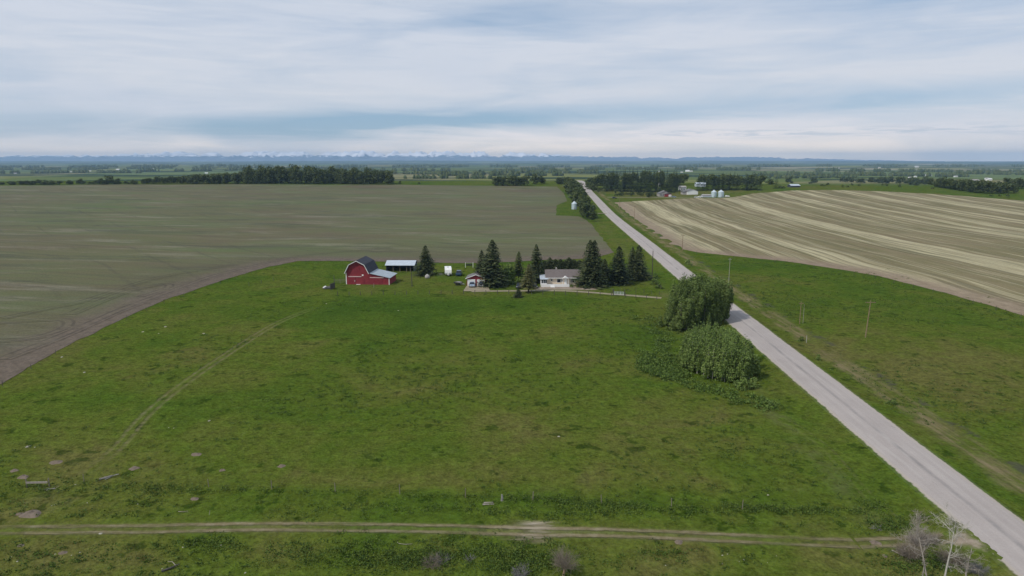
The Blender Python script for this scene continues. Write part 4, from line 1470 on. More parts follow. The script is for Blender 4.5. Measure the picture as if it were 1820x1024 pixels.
pole(1538, 599.7, 534, 'tall wooden power pole with a crossarm standing in the green pasture by the road', arm=2.4, rad=.12, lean=(.45, 0))
pole(1421, 576, 536, 'twin-stick power pole near the road verge, shorter than the crossarm pole', arm=1.2, rad=.09)
pole(1295, 504.5, 459, 'slim pale power pole just behind the tall poplar clump', mat='aspen', arm=1.0, rad=.085)
pole(1212.5, 446, 423, 'wooden pole with crossarm at the near corner of the stubble field', arm=1.6, rad=.13, hfix=7.6)
pole(1127.5, 392, 366.5, 'slim power pole partway up the stubble field edge', arm=1.2, rad=.14)
pole(1101, 372, 353, 'farthest slim power pole by the stubble field corner', arm=1.2, rad=.14)
pole(1159, 491, 446, 'dark power pole beside the roadside spruces at the lawn corner', mat='darkpole', arm=None, rad=.15)
pole(732.5, 509.5, 483, 'dark leaning post standing alone on the lawn right of the barn', mat='darkpole', rad=.12, lean=(-.15, 0), name='tall_post')
pole(664.5, 511, 504, 'pale sign post in front of the lean-to, with no board', mat='dead', rad=.07, name='tall_post')
pole(1433, 610, 596, 'short pale marker post beside the small grey bush on the verge', mat='aspen', rad=.08, name='marker_post')
pole(1427, 575, 541, 'thin pale stay pole beside the twin-stick power pole', mat='aspen', rad=.05, name='marker_post')
pole(1404, 588, 577, 'tiny reddish marker post on the tan verge near the power pole', mat='pole', rad=.06, name='marker_post')
# ------------------------------------------------------------------ trees of the farmyard
def spruce_px(bx, by, ty, wpx, label, mesh=0, crown=None, mat=None, trunk=None, H0=14., W0=6.6, name='spruce_tree', cat='spruce tree', group=None, trunk_mat=None, rz=None):
    q = at(bx, by)
    m = px2m(q)
    H, Wd_ = (by - ty) * m * 1.03, wpx * m * 1.55
    return plant(name, q, label, cat, crown or SPR[mesh], mat or L_spruce, trunk or SPR_T, trunk_mat or M['spruce_bark'], (Wd_ / W0, Wd_ / W0, H / H0), rz, group)


spruce_px(757, 489, 437.5, 29, 'lone spruce standing between the pole shed and the white camper', 0)
spruce_px(856.5, 503, 446, 24, 'slender spruce half hidden beside the tallest spruce at the garage', 1)
spruce_px(875.5, 508, 428, 42, 'tallest and broadest dark spruce, just beside the red garage', 2)
spruce_px(866, 506, 452, 28, 'lower spruce filling the side of the tallest spruce toward the garage', 0)
spruce_px(922, 501, 448, 20, 'slim dull-green conifer between the tallest spruce and the house', crown=PINE[0], mat=L_wood, trunk=PINE_T, H0=10, W0=4.8)
spruce_px(953, 502, 436, 28, 'pointed spruce standing behind the porch room of the house', 1)
spruce_px(939.5, 520, 470, 26, 'olive-brown pine with a bare trunk in front of the parked cars', crown=PINE[1], mat=L_pine, trunk=PINE_T, H0=10, W0=4.8, name='pine_tree', cat='pine tree')
spruce_px(1047.5, 509, 428.5, 36, 'twin-topped tall spruce touching the roof end of the house, its inner stem', 2)
spruce_px(1055, 508.5, 429, 36, 'twin-topped tall spruce touching the roof end of the house, its outer stem', 0)
spruce_px(1074, 500, 461, 24, 'short dark spruce tucked in the gap behind the twin-topped spruce', 1)
spruce_px(1099, 505, 439.5, 36, 'broad spruce alone on the lawn between the twin-topped and roadside spruces', 0)
spruce_px(1123, 497, 440, 24, 'roadside spruce with a narrow top, the inner one of the pair', 1)
spruce_px(1134, 497.5, 437, 30, 'roadside spruce nearest the power pole, the outer one of the pair', 2)
spruce_px(921, 528.5, 513, 14, 'tiny spruce sapling in the pasture edge below the driveway', 0)
for i, (x, t, wd) in enumerate(((968, 464, 15), (977, 458, 16), (987, 461, 17), (996, 461, 18), (1004, 463, 15), (1011, 458, 18), (1020, 462, 18), (1029, 463, 18), (1037, 463, 15))):
    spruce_px(x, 489, t, wd * 1.7, 'dark spruce in the shelter row behind the farmhouse roof', i % 3, group='shelter row of spruces behind the farmhouse', H0=14)


def bush_px(bx, by, wpx, hpx, label, mat=None, mesh=None, name='bush', cat='bush', group=None):
    q = at(bx, by)
    m = px2m(q)
    o = plant(name, q, label, cat, mesh or random.choice(BUSH), mat or L_bush, s=(wpx * m / 2.5, wpx * m / 2.5, hpx * m / 2.0), two=False, group=group)
    return o


for a in ((896, 502, 26, 30, 'rounded light green bush between the tallest spruce and the slim conifer', L_aspen), (909, 503, 22, 24, 'second light green bush closer to the slim conifer', L_aspen),
          (903, 498, 24, 34, 'tall light green shrub rising behind the two rounded green bushes', L_aspen), (932, 504, 20, 24, 'mid green bush filling the gap between slim conifer and pointed spruce', L_bush),
          (963, 500, 18, 22, 'dark green bush between the pointed spruce and the house roof', L_wood), (1086, 503, 18, 18, 'green bush filling the gap by the broad lawn spruce', L_bush),
          (924, 506, 18, 14, 'low dark bush behind the car at the slim conifer', L_spruce), (890, 506, 16, 16, 'dark bush at the foot of the tallest spruce', L_spruce),
          (1016, 511, 8, 6, 'small flower bush at the end of the white deck', L_bush), (1027, 511, 6, 7, 'small olive bush by the house wall near its corner', L_pine),
          (1064, 508, 20, 12, 'dark low bush under the twin-topped spruce', L_spruce), (1144, 497, 18, 16, 'leafy green bush under the outer roadside spruce', L_bush), (1110, 499, 18, 22, 'leafy bush between the broad spruce and the roadside pair', L_wood),
          (1163, 506, 14, 13, 'light shrub by the board fence below the power pole', L_bush), (1172, 513, 15, 13, 'shrub at the lower end of the board fence', L_bush),
          (1167, 496, 12, 10, 'loose grey-green shrub on the verge behind the board fence', L_wood),
          (1222, 471, 12, 11, 'round dark bush alone on the verge across the road', L_wood), (1229, 474, 6, 5, 'small bush beside the round dark bush across the road', L_wood),
          (1454, 643, 11, 14, 'small upright dark bush near the tan verge', L_wood), (1424, 607, 13, 9, 'low grey-green bush by the short marker post', L_wood),
          (1585, 720, 22, 9, 'flat dark bush on the damp verge near the road bend of weeds', L_weed),
          (1478, 661, 9, 5, 'scrubby low bush downhill of the upright dark bush', L_weed)):
    bush_px(*a[:5], mat=a[5])

# ------------------------------------------------------------------ the two clumps by the road
def in_poly_px(poly, n):
    out = []
    xs = [p[0] for p in poly]; ys = [p[1] for p in poly]
    while len(out) < n:
        x, y = random.uniform(min(xs), max(xs)), random.uniform(min(ys), max(ys))
        if inside(np.array([x]), np.array([y]), poly)[0]: out.append((x, y))
    return out


def spaced(poly, n, dmin):
    """random base points inside a pixel polygon, at least dmin metres apart"""
    out, tries = [], 0
    while len(out) < n and tries < 4000:
        tries += 1
        q = at(*in_poly_px(poly, 1)[0])
        if all((q.xy - o.xy).length > dmin for o in out): out.append(q)
    return out


random.seed(21)


def dome(q, c, rx, ry, edge):
    """height factor over an oval clump: full at the middle, lower round the rim"""
    d = min(1.0, math.hypot((q.x - c.x) / rx, (q.y - c.y) / ry))
    return edge + (1 - edge) * math.sqrt(max(0.0, 1 - d ** 2.4))


def clump(poly, n, dmin):
    pts = spaced(poly, n, dmin)
    xs, ys = [q.x for q in pts], [q.y for q in pts]
    c = Vector(((min(xs) + max(xs)) / 2, (min(ys) + max(ys)) / 2, 0))
    return pts, c, (max(xs) - min(xs)) / 2 + .6, (max(ys) - min(ys)) / 2 + .6


g1, c1, rx, ry = clump([(1182, 583), (1196, 568), (1240, 558), (1278, 563), (1289, 574), (1270, 587), (1215, 589)], 36, 1.6)
for i, q in enumerate(g1):
    s = random.uniform(.95, 1.05)
    hfac = dome(q, c1, rx, ry, .70) * random.uniform(.95, 1.05)
    plant('poplar_tree', q, 'tall dense poplar in the clump beside the road, behind the lower aspen clump', 'poplar tree', POP[i % 4], L_poplar, POP_T[i % 2], M['bark'],
          (s, s, hfac * .93), random.uniform(-.35, .35), 'poplars in the tall roadside clump')
g2, c2, rx, ry = clump([(1208, 644), (1232, 628), (1285, 628), (1318, 646), (1336, 674), (1316, 688), (1270, 676), (1225, 662)], 70, .9)
for i, q in enumerate(g2):
    s = random.uniform(.95, 1.08)
    hfac = dome(q, c2, rx, ry, .66) * random.uniform(.95, 1.06)
    plant('aspen_tree', q, 'young aspen with a thin pale trunk in the lower clump by the road', 'aspen tree', ASP[i % 4], L_aspen, ASP_T[i % 2], M['aspen'],
          (s * 1.12, s * 1.12, hfac * 1.14), random.uniform(-.4, .4), 'young aspens in the lower roadside clump')
for i, (x, y, w_, h_) in enumerate(((1322, 694, 26, 26), (1338, 690, 20, 22), (1346, 668, 18, 24), (1334, 640, 18, 30), (1356, 712, 16, 10), (1370, 724, 22, 12), (1308, 690, 16, 16))):
    bush_px(x, y, w_, h_, ['rounded aspen shrub at the road end of the lower clump', 'leafy shrub on the road side of the lower aspen clump', 'dark shaded shrub between the aspen clump and the road', 'upright shrub against the road side of the aspens', 'small grey-green shrub in a line past the aspen clump', 'last low shrub of the line past the aspen clump', 'rounded shrub under the front aspen trunks'][i],
            mat=L_aspen if i not in (2, 4) else L_wood)

# knee-high suckers around the clumps: one uncountable mass
def clumps_mesh(name, pts, size, n_each, spread, hgt_, seed):
    rs = np.random.default_rng(seed)
    C = []
    for q in pts:
        k = max(3, int(n_each * rs.uniform(.6, 1.4)))
        sp = spread * rs.uniform(.7, 1.4)
        d = rs.normal(0, sp * .5, (k, 2))
        z = np.abs(rs.normal(0, .5, k)) * hgt_ * rs.uniform(.6, 1.3) + .08
        x, y = q[0] + d[:, 0], q[1] + d[:, 1]
        C.append(np.stack([x, y, hgt(x, y) + z], 1))
    C = np.vstack(C)
    V, F, T = quads(C, size * np.ones(len(C)), .35, .7, None, rs)
    return arr_mesh(name, V, F, attrs={'tint': T})


und = [at(*q) for q in in_poly_px([(1118, 566), (1168, 560), (1196, 600), (1204, 640), (1230, 672), (1300, 694), (1385, 722), (1372, 736), (1290, 712), (1210, 690), (1150, 668), (1132, 650), (1136, 622), (1168, 612), (1150, 588)], 170)]
und += [at(*q) for q in in_poly_px([(1136, 628), (1200, 632), (1226, 670), (1200, 680), (1140, 660)], 110)]
o = link('undergrowth', clumps_mesh('undergrowth', und, .34, 40, .95, .85, 5), L_bush)
tag(o, 'knee-high leafy suckers spreading into the pasture from the clumps', 'undergrowth', kind='stuff')

# weeds along the old fence and about the rough ground: uncountable
wl = []
for (x0, y0), (x1, y1), n in (((175, 864), (480, 872), 42), ((480, 872), (900, 890), 42), ((900, 886), (1130, 902), 75), ((1130, 904), (1300, 908), 22), ((1290, 903), (1490, 912), 85)):
    for _ in range(n):
        t = random.random()
        wl.append(at(x0 + (x1 - x0) * t, y0 + (y1 - y0) * t + random.gauss(0, 3)))
for x, y, rx, ry, n in ((300, 872, 60, 5, 20), (560, 905, 90, 14, 26), (770, 905, 120, 14, 40), (1020, 912, 120, 14, 60), (840, 985, 140, 26, 150), (930, 1000, 70, 20, 130), (580, 985, 60, 20, 40), (650, 990, 30, 30, 60), (380, 970, 70, 12, 46),
                        (740, 995, 60, 12, 120), (500, 985, 80, 20, 30), (260, 880, 60, 10, 12), (1180, 985, 40, 10, 20), (1540, 905, 40, 14, 36), (1580, 935, 50, 12, 60), (1640, 1000, 60, 20, 120), (1720, 1000, 50, 16, 60), (80, 870, 70, 8, 26), (1380, 800, 40, 20, 14), (1650, 540, 120, 8, 50), (1480, 492, 90, 8, 70), (1340, 470, 70, 6, 60)):
    for _ in range(n):
        wl.append(at(min(max(random.gauss(x, rx * .6), -80), 1900), random.gauss(y, ry * .6)))
o = link('weeds', clumps_mesh('weeds', wl, .20, 20, .8, .26, 6), L_weed)
tag(o, 'tall coarse weeds along the old fence and on rough ground', 'weeds', kind='stuff')

# tussocks scattered over the grazed grass
tl_ = []
rs = np.random.default_rng(9)
while len(tl_) < 5200:
    x, y = rs.uniform(-75, 210), 60 + 190 * rs.uniform(0, 1) ** 1.3
    if abs(x) > .80 * y + 4: continue
    if mnoise.noise((x * .03, y * .03, 1.7)) + .6 * mnoise.noise((x * .11, y * .11, 4.2)) + .12 < rs.uniform(-.1, .9): continue
    tl_.append((x, y))
TA = np.array(tl_)
ok = ~inside(TA[:, 0], TA[:, 1], crop_poly) & ~inside(TA[:, 0], TA[:, 1], stub_poly) & (np.abs(TA[:, 0] - (52.3 + .0436 * TA[:, 1])) > 6)
td = seg_dist(TA[:, 0], TA[:, 1], [(q.x, q.y) for q in tl])
ok &= td > 2.6
ok &= ~((TA[:, 1] > 203) & (TA[:, 0] < 60))
o = link('grass_tussocks', clumps_mesh('grass_tussocks', TA[ok], .22, 13, .5, .17, 8), L_weed)
tag(o, 'small dark tussocks scattered over the grazed pasture', 'grass tussocks', kind='stuff')

# ------------------------------------------------------------------ dead wood, stones, dug earth
def twiggy(px, py, H, Rm, seed, label, mat='twig', n=46, levels=2, name='dead_shrub', cat='dead shrub', base=0, up=.9, r0=.03):
    o = empty(name, at(px, py), 0, label, cat)
    link('branches', twigs_mesh('branches', H, Rm, seed, n, levels, base, up, r0), M[mat], o)
    return o


o = twiggy(1003, 1024, 2.7, 1.25, 3, 'round dead shrub with a leaning trunk casting a shadow below the bare track patch', n=85, levels=2, base=.9, r0=.02)
sub(o, 'trunk', MB().tube([(-.15, 0, -.3), (-.02, 0, .5), (.05, 0, 1.3)], [.16, .12, .07], 7), M['pole'])
twiggy(768, 1004, 1.3, 1.25, 4, 'grey-brown dead bush in a thicket of weeds, bushiest of the low dead bushes', 'twig', 60, 2, up=.5, r0=.022)
twiggy(785, 998, 1.0, 1.2, 14, 'grey leafless bush joined to the brown dead bush', 'twig_grey', 40, 2, up=.4, r0=.02)
twiggy(836, 994, .9, .8, 5, 'small grey twig heap between two dead bushes', 'twig_grey', 22, 1, up=.5, r0=.025)
twiggy(926, 1022, 1.2, 1.1, 6, 'grey leafless bush with one upright stub at the picture edge of the weeds', 'twig_grey', 50, 2, up=.6, r0=.022)
twiggy(1616, 990, 2.2, 1.7, 7, 'tangled grey dead bush under the bare birches', 'twig', 150, 2, up=.7, r0=.02)
twiggy(1652, 962, 1.4, 1.5, 27, 'low tangle of dead twigs where the track meets the road', 'twig', 110, 2, up=.6, r0=.018)
twiggy(1738, 1020, 1.8, 1.3, 8, 'dense grey twig bush by the road edge next to the leaning snag', 'twig_grey', 110, 2, up=.6, r0=.02)
twiggy(1690, 1000, 2.0, 1.8, 31, 'brown tangle of dead twigs around the foot of the tallest birch', 'twig', 130, 2, up=.6, r0=.018)
twiggy(1632, 968, 2.4, 1.9, 32, 'broad pale tangle of dead branches beside the track end', 'dead', 90, 2, up=.7, r0=.024)
twiggy(1556, 942, .8, 1.0, 9, 'small dead branch heap in green weeds near the track end', 'twig_grey', 18, 1, up=.6, r0=.025)


def dead_tree(px, py, H, seed, label, lean=(0, 0), r=.13, nb=11, mat='dead'):
    rs = np.random.default_rng(seed)
    o = empty('dead_tree', at(px, py), 0, label, 'dead tree')
    k = 9
    pts = np.stack([np.linspace(0, lean[0], k) + np.cumsum(rs.normal(0, .05, k)), np.linspace(0, lean[1], k) + np.cumsum(rs.normal(0, .05, k)), np.linspace(-.4, H, k)], 1)
    V, F, T = tube_arr(pts, np.linspace(r, r * .22, k), 8)
    link('trunk', arr_mesh('trunk', V, F, True), M[mat], o)
    parts = []
    def grow(p, d, L, rr, lv):
        n = 5
        ps = [p]
        dd = d / np.linalg.norm(d)
        for i in range(n):
            dd = dd + rs.normal(0, .17, 3) + np.array([0, 0, .05])
            dd /= np.linalg.norm(dd)
            ps.append(ps[-1] + dd * L / n)
        parts.append(tube_arr(ps, np.linspace(rr, rr * .3, n + 1), 4))
        if lv:
            for _ in range(7):
                i = rs.integers(1, n + 1)
                nd = dd + rs.normal(0, .65, 3)
                grow(ps[i], nd, L * rs.uniform(.3, .6), rr * .5, lv - 1)
    for i in range(nb):
        t = rs.uniform(.38, 1.0)
        p = np.array([np.interp(t, np.linspace(0, 1, k), pts[:, j]) for j in range(3)])
        a = rs.uniform(0, 6.283)
        d = np.array([math.cos(a), math.sin(a), rs.uniform(.3, 1.1)])
        grow(p, d, H * rs.uniform(.16, .34) * (1.25 - .6 * t), r * .27, 2)
    V, F, T = merge(parts)
    link('branches', arr_mesh('branches', V, F), M[mat], o)
    return o


dead_tree(1675, 1052, 7.6, 3, 'tallest bare white birch with a straight trunk overlapping the road', (.9, .3), .115, 17, 'birch')
dead_tree(1655, 1042, 6.4, 5, 'bare dead tree leaning away from the road with a wide fan of twigs', (-1.3, 1.6), .10, 20)
dead_tree(1716, 1056, 4.3, 8, 'leaning pale snag close to the road edge', (1.0, .6), .11, 9)
dead_tree(1636, 1040, 2.4, 11, 'short broken pale snag under the bare birches', (.2, .2), .09, 5)
dead_tree(1641, 990, 4.6, 15, 'grey twiggy dead sapling behind the birches at the track', (-.5, .8), .06, 14, 'twig')


def rock_mesh(seed, flat=.55):
    rs = np.random.default_rng(seed)
    bm_v, n1, n2 = [], 7, 10
    for i in range(n1):
        th = math.pi * i / (n1 - 1)
        for j in range(n2):
            ph = 2 * math.pi * j / n2
            d = Vector((math.sin(th) * math.cos(ph), math.sin(th) * math.sin(ph), math.cos(th)))
            r = 1 + .45 * mnoise.noise(d * 1.4 + Vector((seed * 3.7, 0, 0))) + .2 * mnoise.noise(d * 3.1 + Vector((0, seed, 0)))
            bm_v.append((d.x * r, d.y * r, d.z * r * flat + flat * .35))
    F = [[i * n2 + j, i * n2 + (j + 1) % n2, (i + 1) * n2 + (j + 1) % n2, (i + 1) * n2 + j] for i in range(n1 - 1) for j in range(n2)]
    return arr_mesh('fieldstone', np.array(bm_v), np.array(F)[:, ::-1])


ROCK = [rock_mesh(s) for s in (1, 2, 3, 4)]
for m_ in ROCK: m_.materials.append(M['rock'])
stones = [(155, 894, 5), (98, 897, 5), (92, 899, 4), (245, 896, 4), (179, 949, 13), (152, 959, 5), (195, 958, 5), (137, 947, 4), (116, 948, 5), (98, 985, 5), (142, 982, 5), (143, 988, 5), (127, 987, 4), (31, 998, 6), (20, 990, 5), (344, 968, 5), (393, 969, 5), (325, 973, 6), (436, 1018, 7), (288, 1011, 5), (134, 862, 8), (25, 942, 5),
          (57, 933, 4), (490, 940, 4), (489, 945, 5), (786, 957, 4), (1211, 951, 3), (1242, 953, 3), (1284, 987, 6), (1293, 985, 4), (1322, 995, 5), (1284, 1002, 4), (1183, 1005, 4), (1314, 998, 3), (1364, 1000, 3), (1380, 988, 3), (110, 635, 9), (150, 662, 8), (254, 590, 7), (294, 581, 8), (282, 593, 5), (362, 593, 7), (50, 794, 14), (62, 795, 5), (300, 760, 4), (309, 761, 4), (372, 748, 9), (993, 776, 8), (1119, 905, 3), (1558, 984, 4), (580, 540, 5), (708, 552, 5), (1365, 880, 7), (870, 927, 3), (895, 926, 3)]
for i, (x, y, w_) in enumerate(stones):
    q = at(x, y)
    if i == 0: o = bpy.data.objects.new('fieldstone', ROCK[0]); 
    else: o = bpy.data.objects.new('fieldstone', ROCK[i % 4])
    COL.objects.link(o)
    s = .72 * w_ * px2m(q) / 2.1
    o.location = q + Vector((0, 0, -.25 * s))
    o.scale = (s, s * random.uniform(.6, 1), s * .8)
    o.rotation_euler = (0, 0, random.uniform(0, 6.28))
    big = {(179, 949): 'biggest pale fieldstone, lying on the lower rut of the track', (50, 794): 'long white fieldstone in grass above the plank gate', (110, 635): 'white fieldstone by the bare field boundary fence',
           (134, 862): 'pale fieldstone where the worn branch track starts', (993, 776): 'single grey fieldstone in the middle of the pasture', (372, 748): 'whitish fieldstone above the curve of the branch track'}
    tag(o, big.get((x, y), 'small pale fieldstone lying loose in the pasture grass'), 'stone', 'pale fieldstones strewn over the pasture')


def mound_mesh(seed, H):
    n, mrad = 22, 9
    V, F = [], []
    for i in range(mrad + 1):
        r = i / mrad
        for j in range(n):
            a = 2 * math.pi * j / n
            x, y = math.cos(a) * r, math.sin(a) * r
            e = 1 + .35 * mnoise.noise((x * 1.2 + seed, y * 1.2, 0))
            z = H * (1 - r ** 1.7) * (1 + .5 * mnoise.noise((x * 3, y * 3, seed))) + .06 * mnoise.noise((x * 9, y * 9, seed)) - .06 * r
            V.append((x * e, y * e, z))
    for i in range(mrad):
        for j in range(n):
            F.append([i * n + j, i * n + (j + 1) % n, (i + 1) * n + (j + 1) % n, (i + 1) * n + j])
    return arr_mesh('dirt_mound', np.array(V), np.array(F)[:, ::-1], True)


MND = [mound_mesh(s, .32) for s in (1.3, 5.2, 9.1)]
for x, y, w_, lb in ((56, 914, 46, 'largest bare brown dirt mound near the plank gate and track'), (35, 914, 16, 'pale end of the largest dirt mound'), (346, 887, 18, 'pinkish dirt mound with dark clods below the old fence'), (500, 829, 18, 'tan dirt mound alone in the pasture'),
                     (238, 833, 22, 'grey-brown dirt mound above the branch track'), (112, 983, 18, 'grey dirt mound ringed with small stones'), (349, 808, 22, 'flat grey mound in dry grass, highest of the pasture mounds'), (395, 836, 14, 'small tan mound beside dry grass'),
                     (42, 848, 24, 'flat tan mound near the bleached planks'), (25, 837, 18, 'pinkish flat mound by the picture border'), (100, 822, 26, 'long pale scrape mound above the plank gate'), (1206, 965, 24, 'grey ash-coloured mound against the lower rut'), (37, 970, 14, 'small dark mound under the track with a white stone'), (1556, 966, 30, 'pale straw-coloured scrape across the end of the track'), (1573, 990, 18, 'pale scrape just below the end of the track')):
    q = at(x, y)
    o = bpy.data.objects.new('dirt_mound', random.choice(MND))
    if not o.data.materials: o.data.materials.append(M['earth'])
    COL.objects.link(o)
    s = w_ * px2m(q) / 2.1
    o.location = q + Vector((0, 0, -.03)); o.scale = (s, s * .8, min(1.5, .5 + s * .5)); o.rotation_euler = (0, 0, random.uniform(-.3, .3))
    tag(o, lb, 'dirt mound', 'bare dirt mounds in the pasture')


def logs(px, py, label, spec, rz, mat='greytimber', name='fallen_branch', cat='fallen branch'):
    o = empty(name, at(px, py), rz, label, cat)
    o.scale = (.78, .78, .78)
    for nm, pts, r in spec:
        sub(o, nm, MB().tube(pts, [r] + [r * .75] * (len(pts) - 2) + [r * .45], 7), M['dead'] if nm == 'branch' else M[mat])
    return o


logs(303, 1012, 'dark fallen log with a pale forked branch at the lower picture edge', [('log', [(-.9, -.6, .12), (0, 0, .2), (.9, .8, .3)], .17), ('branch', [(.5, .45, .3), (-.3, 1.2, .35), (-1.1, 1.5, .2)], .05)], 0, 'darkpole')
logs(195, 850, 'pile of broken dark planks and branches above the branch track end', [('log', [(-1.5, -.5, .1), (1.3, .5, .45)], .10), ('log', [(-1.0, .3, .1), (1.4, .2, .5)], .09), ('branch', [(-1.6, -.2, .15), (.4, .1, .5)], .06), ('log', [(-.5, -.6, .1), (.9, .8, .3)], .08)], .2, 'greytimber', 'timber_pile', 'timber pile')
logs(84, 871, 'scatter of grey broken boards below the plank gate', [('log', [(-1.2, 0, .08), (.6, .1, .15)], .09), ('log', [(-.3, .4, .08), (1.4, -.1, .2)], .08), ('branch', [(0, -.3, .1), (1.6, .5, .3)], .05)], .1, 'greytimber', 'timber_pile', 'timber pile')
logs(868, 898, 'small stack of bleached logs in the weeds by the stump', [('log', [(-.9, .1, .12), (.9, .0, .14)], .13), ('log', [(-.7, .3, .3), (.8, .25, .32)], .11)], .1, 'dead', 'log_stack', 'log stack')
logs(892, 890, 'grey upright stump standing in the pasture by the log stack', [('log', [(0, 0, -.2), (.05, 0, .5), (.0, 0, 1.05)], .26)], 0, 'greytimber', 'tree_stump', 'stump')
logs(325, 911, 'bent pale fallen branch above the track', [('branch', [(-.8, .2, .06), (.1, 0, .12), (.6, .3, .1), (.9, -.2, .08)], .05)], 0)
logs(372, 915, 'short curved pale stick standing in grass above the track', [('branch', [(0, 0, 0), (.08, 0, .4), (.15, 0, .75)], .05)], 0)
logs(718, 968, 'long thin pale fallen branch above the dead bushes', [('branch', [(-1.0, .5, .08), (-.8, .1, .12), (.2, -.1, .1), (1.2, 0, .12)], .05)], 0)
logs(1601, 990, 'thin bleached pole leaning in the tangle near the birches', [('branch', [(-.8, .9, .5), (.5, -.4, .2)], .06)], 0)
# ------------------------------------------------------------------ silver bins and the far farmstead
def bin_(px, by, ty, wpx, label, group=None):
    q = at(px, by)
    m = px2m(q)
    Wb, Hb = wpx * m, (by - ty) * m
    o = empty('grain_bin', q, 0, label, 'grain bin', group)
    r, hw = Wb / 2, Hb * .72
    sub(o, 'wall', MB().lathe([(r, -.3)] + [(r + (.05 if k % 2 else 0), hw * k / 14) for k in range(15)], 24), M['bin'])
    rf = sub(o, 'roof', MB().lathe([(r * 1.05, hw), (r * .55, hw + (Hb - hw) * .55), (r * .18, Hb)], 24), M['binroof'])
    sub(rf, 'cap', MB().lathe([(r * .2, Hb), (r * .22, Hb + .25), (r * .05, Hb + .4)], 12), M['steel'])
    sub(o, 'hatch', MB().box(-.45, .45, -r - .16, -r + .1, .4, 1.5), M['greywall'])
    return o


bin_(1020.5, 372, 358, 9.5, 'small silver grain bin alone in the grass notch by the roadside trees')
bin_(1268.5, 350.6, 338, 9.6, 'steel grain bin nearer the white shop on the rise')
bin_(1281, 350.6, 338, 10.6, 'steel grain bin nearer the low trailer on the rise, slightly wider')


def gable(name, bx, by, wpx, wall_h, roof_h, dep, label, wm, rm, cat='building', rz=0.0, front=True, extras=None, group=None):
    """far building: front at the pixel, gable toward us (front) or eaves toward us"""
    q = at(bx, by)
    W_ = wpx * px2m(q)
    o = empty(name, q, rz, label, cat, group)
    h = W_ / 2
    if front:
        sub(o, 'wall', MB().ext([(-h, -.5), (-h, wall_h), (0, wall_h + roof_h), (h, wall_h), (h, -.5)][::-1], 'y', 0, dep), wm)
        rf = MB()
        roof_slab(rf, (-h - .4, wall_h - .12), (0, wall_h + roof_h + .06), -.5, dep + .4, .16)
        roof_slab(rf, (0, wall_h + roof_h + .06), (h + .4, wall_h - .12), -.5, dep + .4, .16)
    else:
        sub(o, 'wall', MB().box(-h, h, 0, dep, -.5, wall_h), wm)
        rf = MB()
        slab_yz(rf, (-.5, wall_h - .1), (dep / 2, wall_h + roof_h), -h - .4, h + .4, .15)
        slab_yz(rf, (dep / 2, wall_h + roof_h), (dep + .5, wall_h - .1), -h - .4, h + .4, .15)
    sub(o, 'roof', rf, rm)
    if extras: extras(o, h, wall_h)
    return o


def ex_house(o, h, wh):
    sub(o, 'front_wing', MB().box(-h * .1, h * .98, -2.6, -.01, -.4, 2.4), M['redpaint'])
    rf = MB()
    roof_slab(rf, (-h * .2, 2.5), (h * .45, 3.6), -3.0, .6, .15)
    roof_slab(rf, (h * .45, 3.6), (h * 1.08, 2.5), -3.0, .6, .15)
    sub(o, 'wing_roof', rf, M['roof_brown'])
    sub(o, 'door', MB().box(h * .48, h * .94, -2.68, -2.61, 0, 2.1), M['white'])
    for x in (-h * .82, -h * .45):
        win(o, x, x + 1.3, 1.0, 2.2)
    sub(o, 'chimney', MB().box(-h * .2, -h * .05, 3, 3.8, wh, wh + 3.2), M['greywall'])


def ex_shop(o, h, wh):
    for x in (-h * .62, h * .22):
        sub(o, 'door', MB().box(x, x + h * .62, -.08, -.01, 0, 3.0), M['white'])
    sub(o, 'side_wall', MB().box(-h - 4.0, -h - .02, 2, 9, -.4, 2.6), M['greywall'])
    rf = MB(); roof_slab(rf, (-h - 4.5, 2.6), (-h + .1, 3.3), 1.5, 9.5, .14)
    sub(o, 'side_roof', rf, M['roof_grey'])


gable('house', 1182, 349.5, 21, 3.0, 2.6, 9, 'far house with grey gable, red front wing and white door beside the orchard', M['greywall'], M['roof_grey'], 'house', R(4), True, ex_house)
gable('workshop', 1231, 346, 19.5, 3.6, 2.0, 13, 'white far workshop with two white doors and a grey gable roof', M['white'], M['roof_grey'], 'workshop', R(6), True, ex_shop)
gable('house', 1214, 339, 11, 3.6, 1.6, 8, 'white flat-fronted farm building behind the far workshop', M['white'], M['greywall'], 'building', 0, False, lambda o, h, w_: [win(o, x, x + .9, 1, 2.2) for x in (-h * .6, h * .2)])
gable('farm_shed', 1240.5, 332, 6, 3.2, 1.6, 8, 'pale shed between the spruces behind the grain bins, the narrower of two', M['tin'], M['tin'], 'shed', 0, False)
gable('farm_shed', 1250, 332.5, 8.5, 3.4, 1.8, 8, 'pale shed between the spruces behind the grain bins, the wider of two', M['tin'], M['tin'], 'shed', 0, False)
gable('low_shed', 1256, 350.6, 15, 1.9, .8, 5, 'long low grey shed beside the grain bins', M['tin'], M['greywall'], 'shed', 0, False)
gable('low_shed', 1414, 333, 17, 1.7, 1.6, 8, 'low dark shed with a slate-blue roof on the far pasture edge', M['shed'], M['tin'], 'shed', R(8), False)
gable('farm_building', 1173, 333, 3.4, 4, 1.2, 5, 'small pale building top peeping out before the far spruces', M['white'], M['greywall'], 'building', 0, False)
car(on(1244, 351.3), R(60), M['white'], 'white pickup truck parked before the far workshop', 5.2, 1.9, 1.9, True, 'truck')
car(on(1238, 351.6), R(75), M['white'], 'white car parked before the far workshop, behind the white pickup', 4.6, 1.8, 1.5)
car(on(1198, 351), R(80), M['silverblue'], 'pale car parked in front of the far house', 4.6, 1.8, 1.5)
car(on(1092, 353.0), R(90), M['black'], 'dark vehicle on the far driveway before the orchard rows', 4.8, 1.9, 1.7)
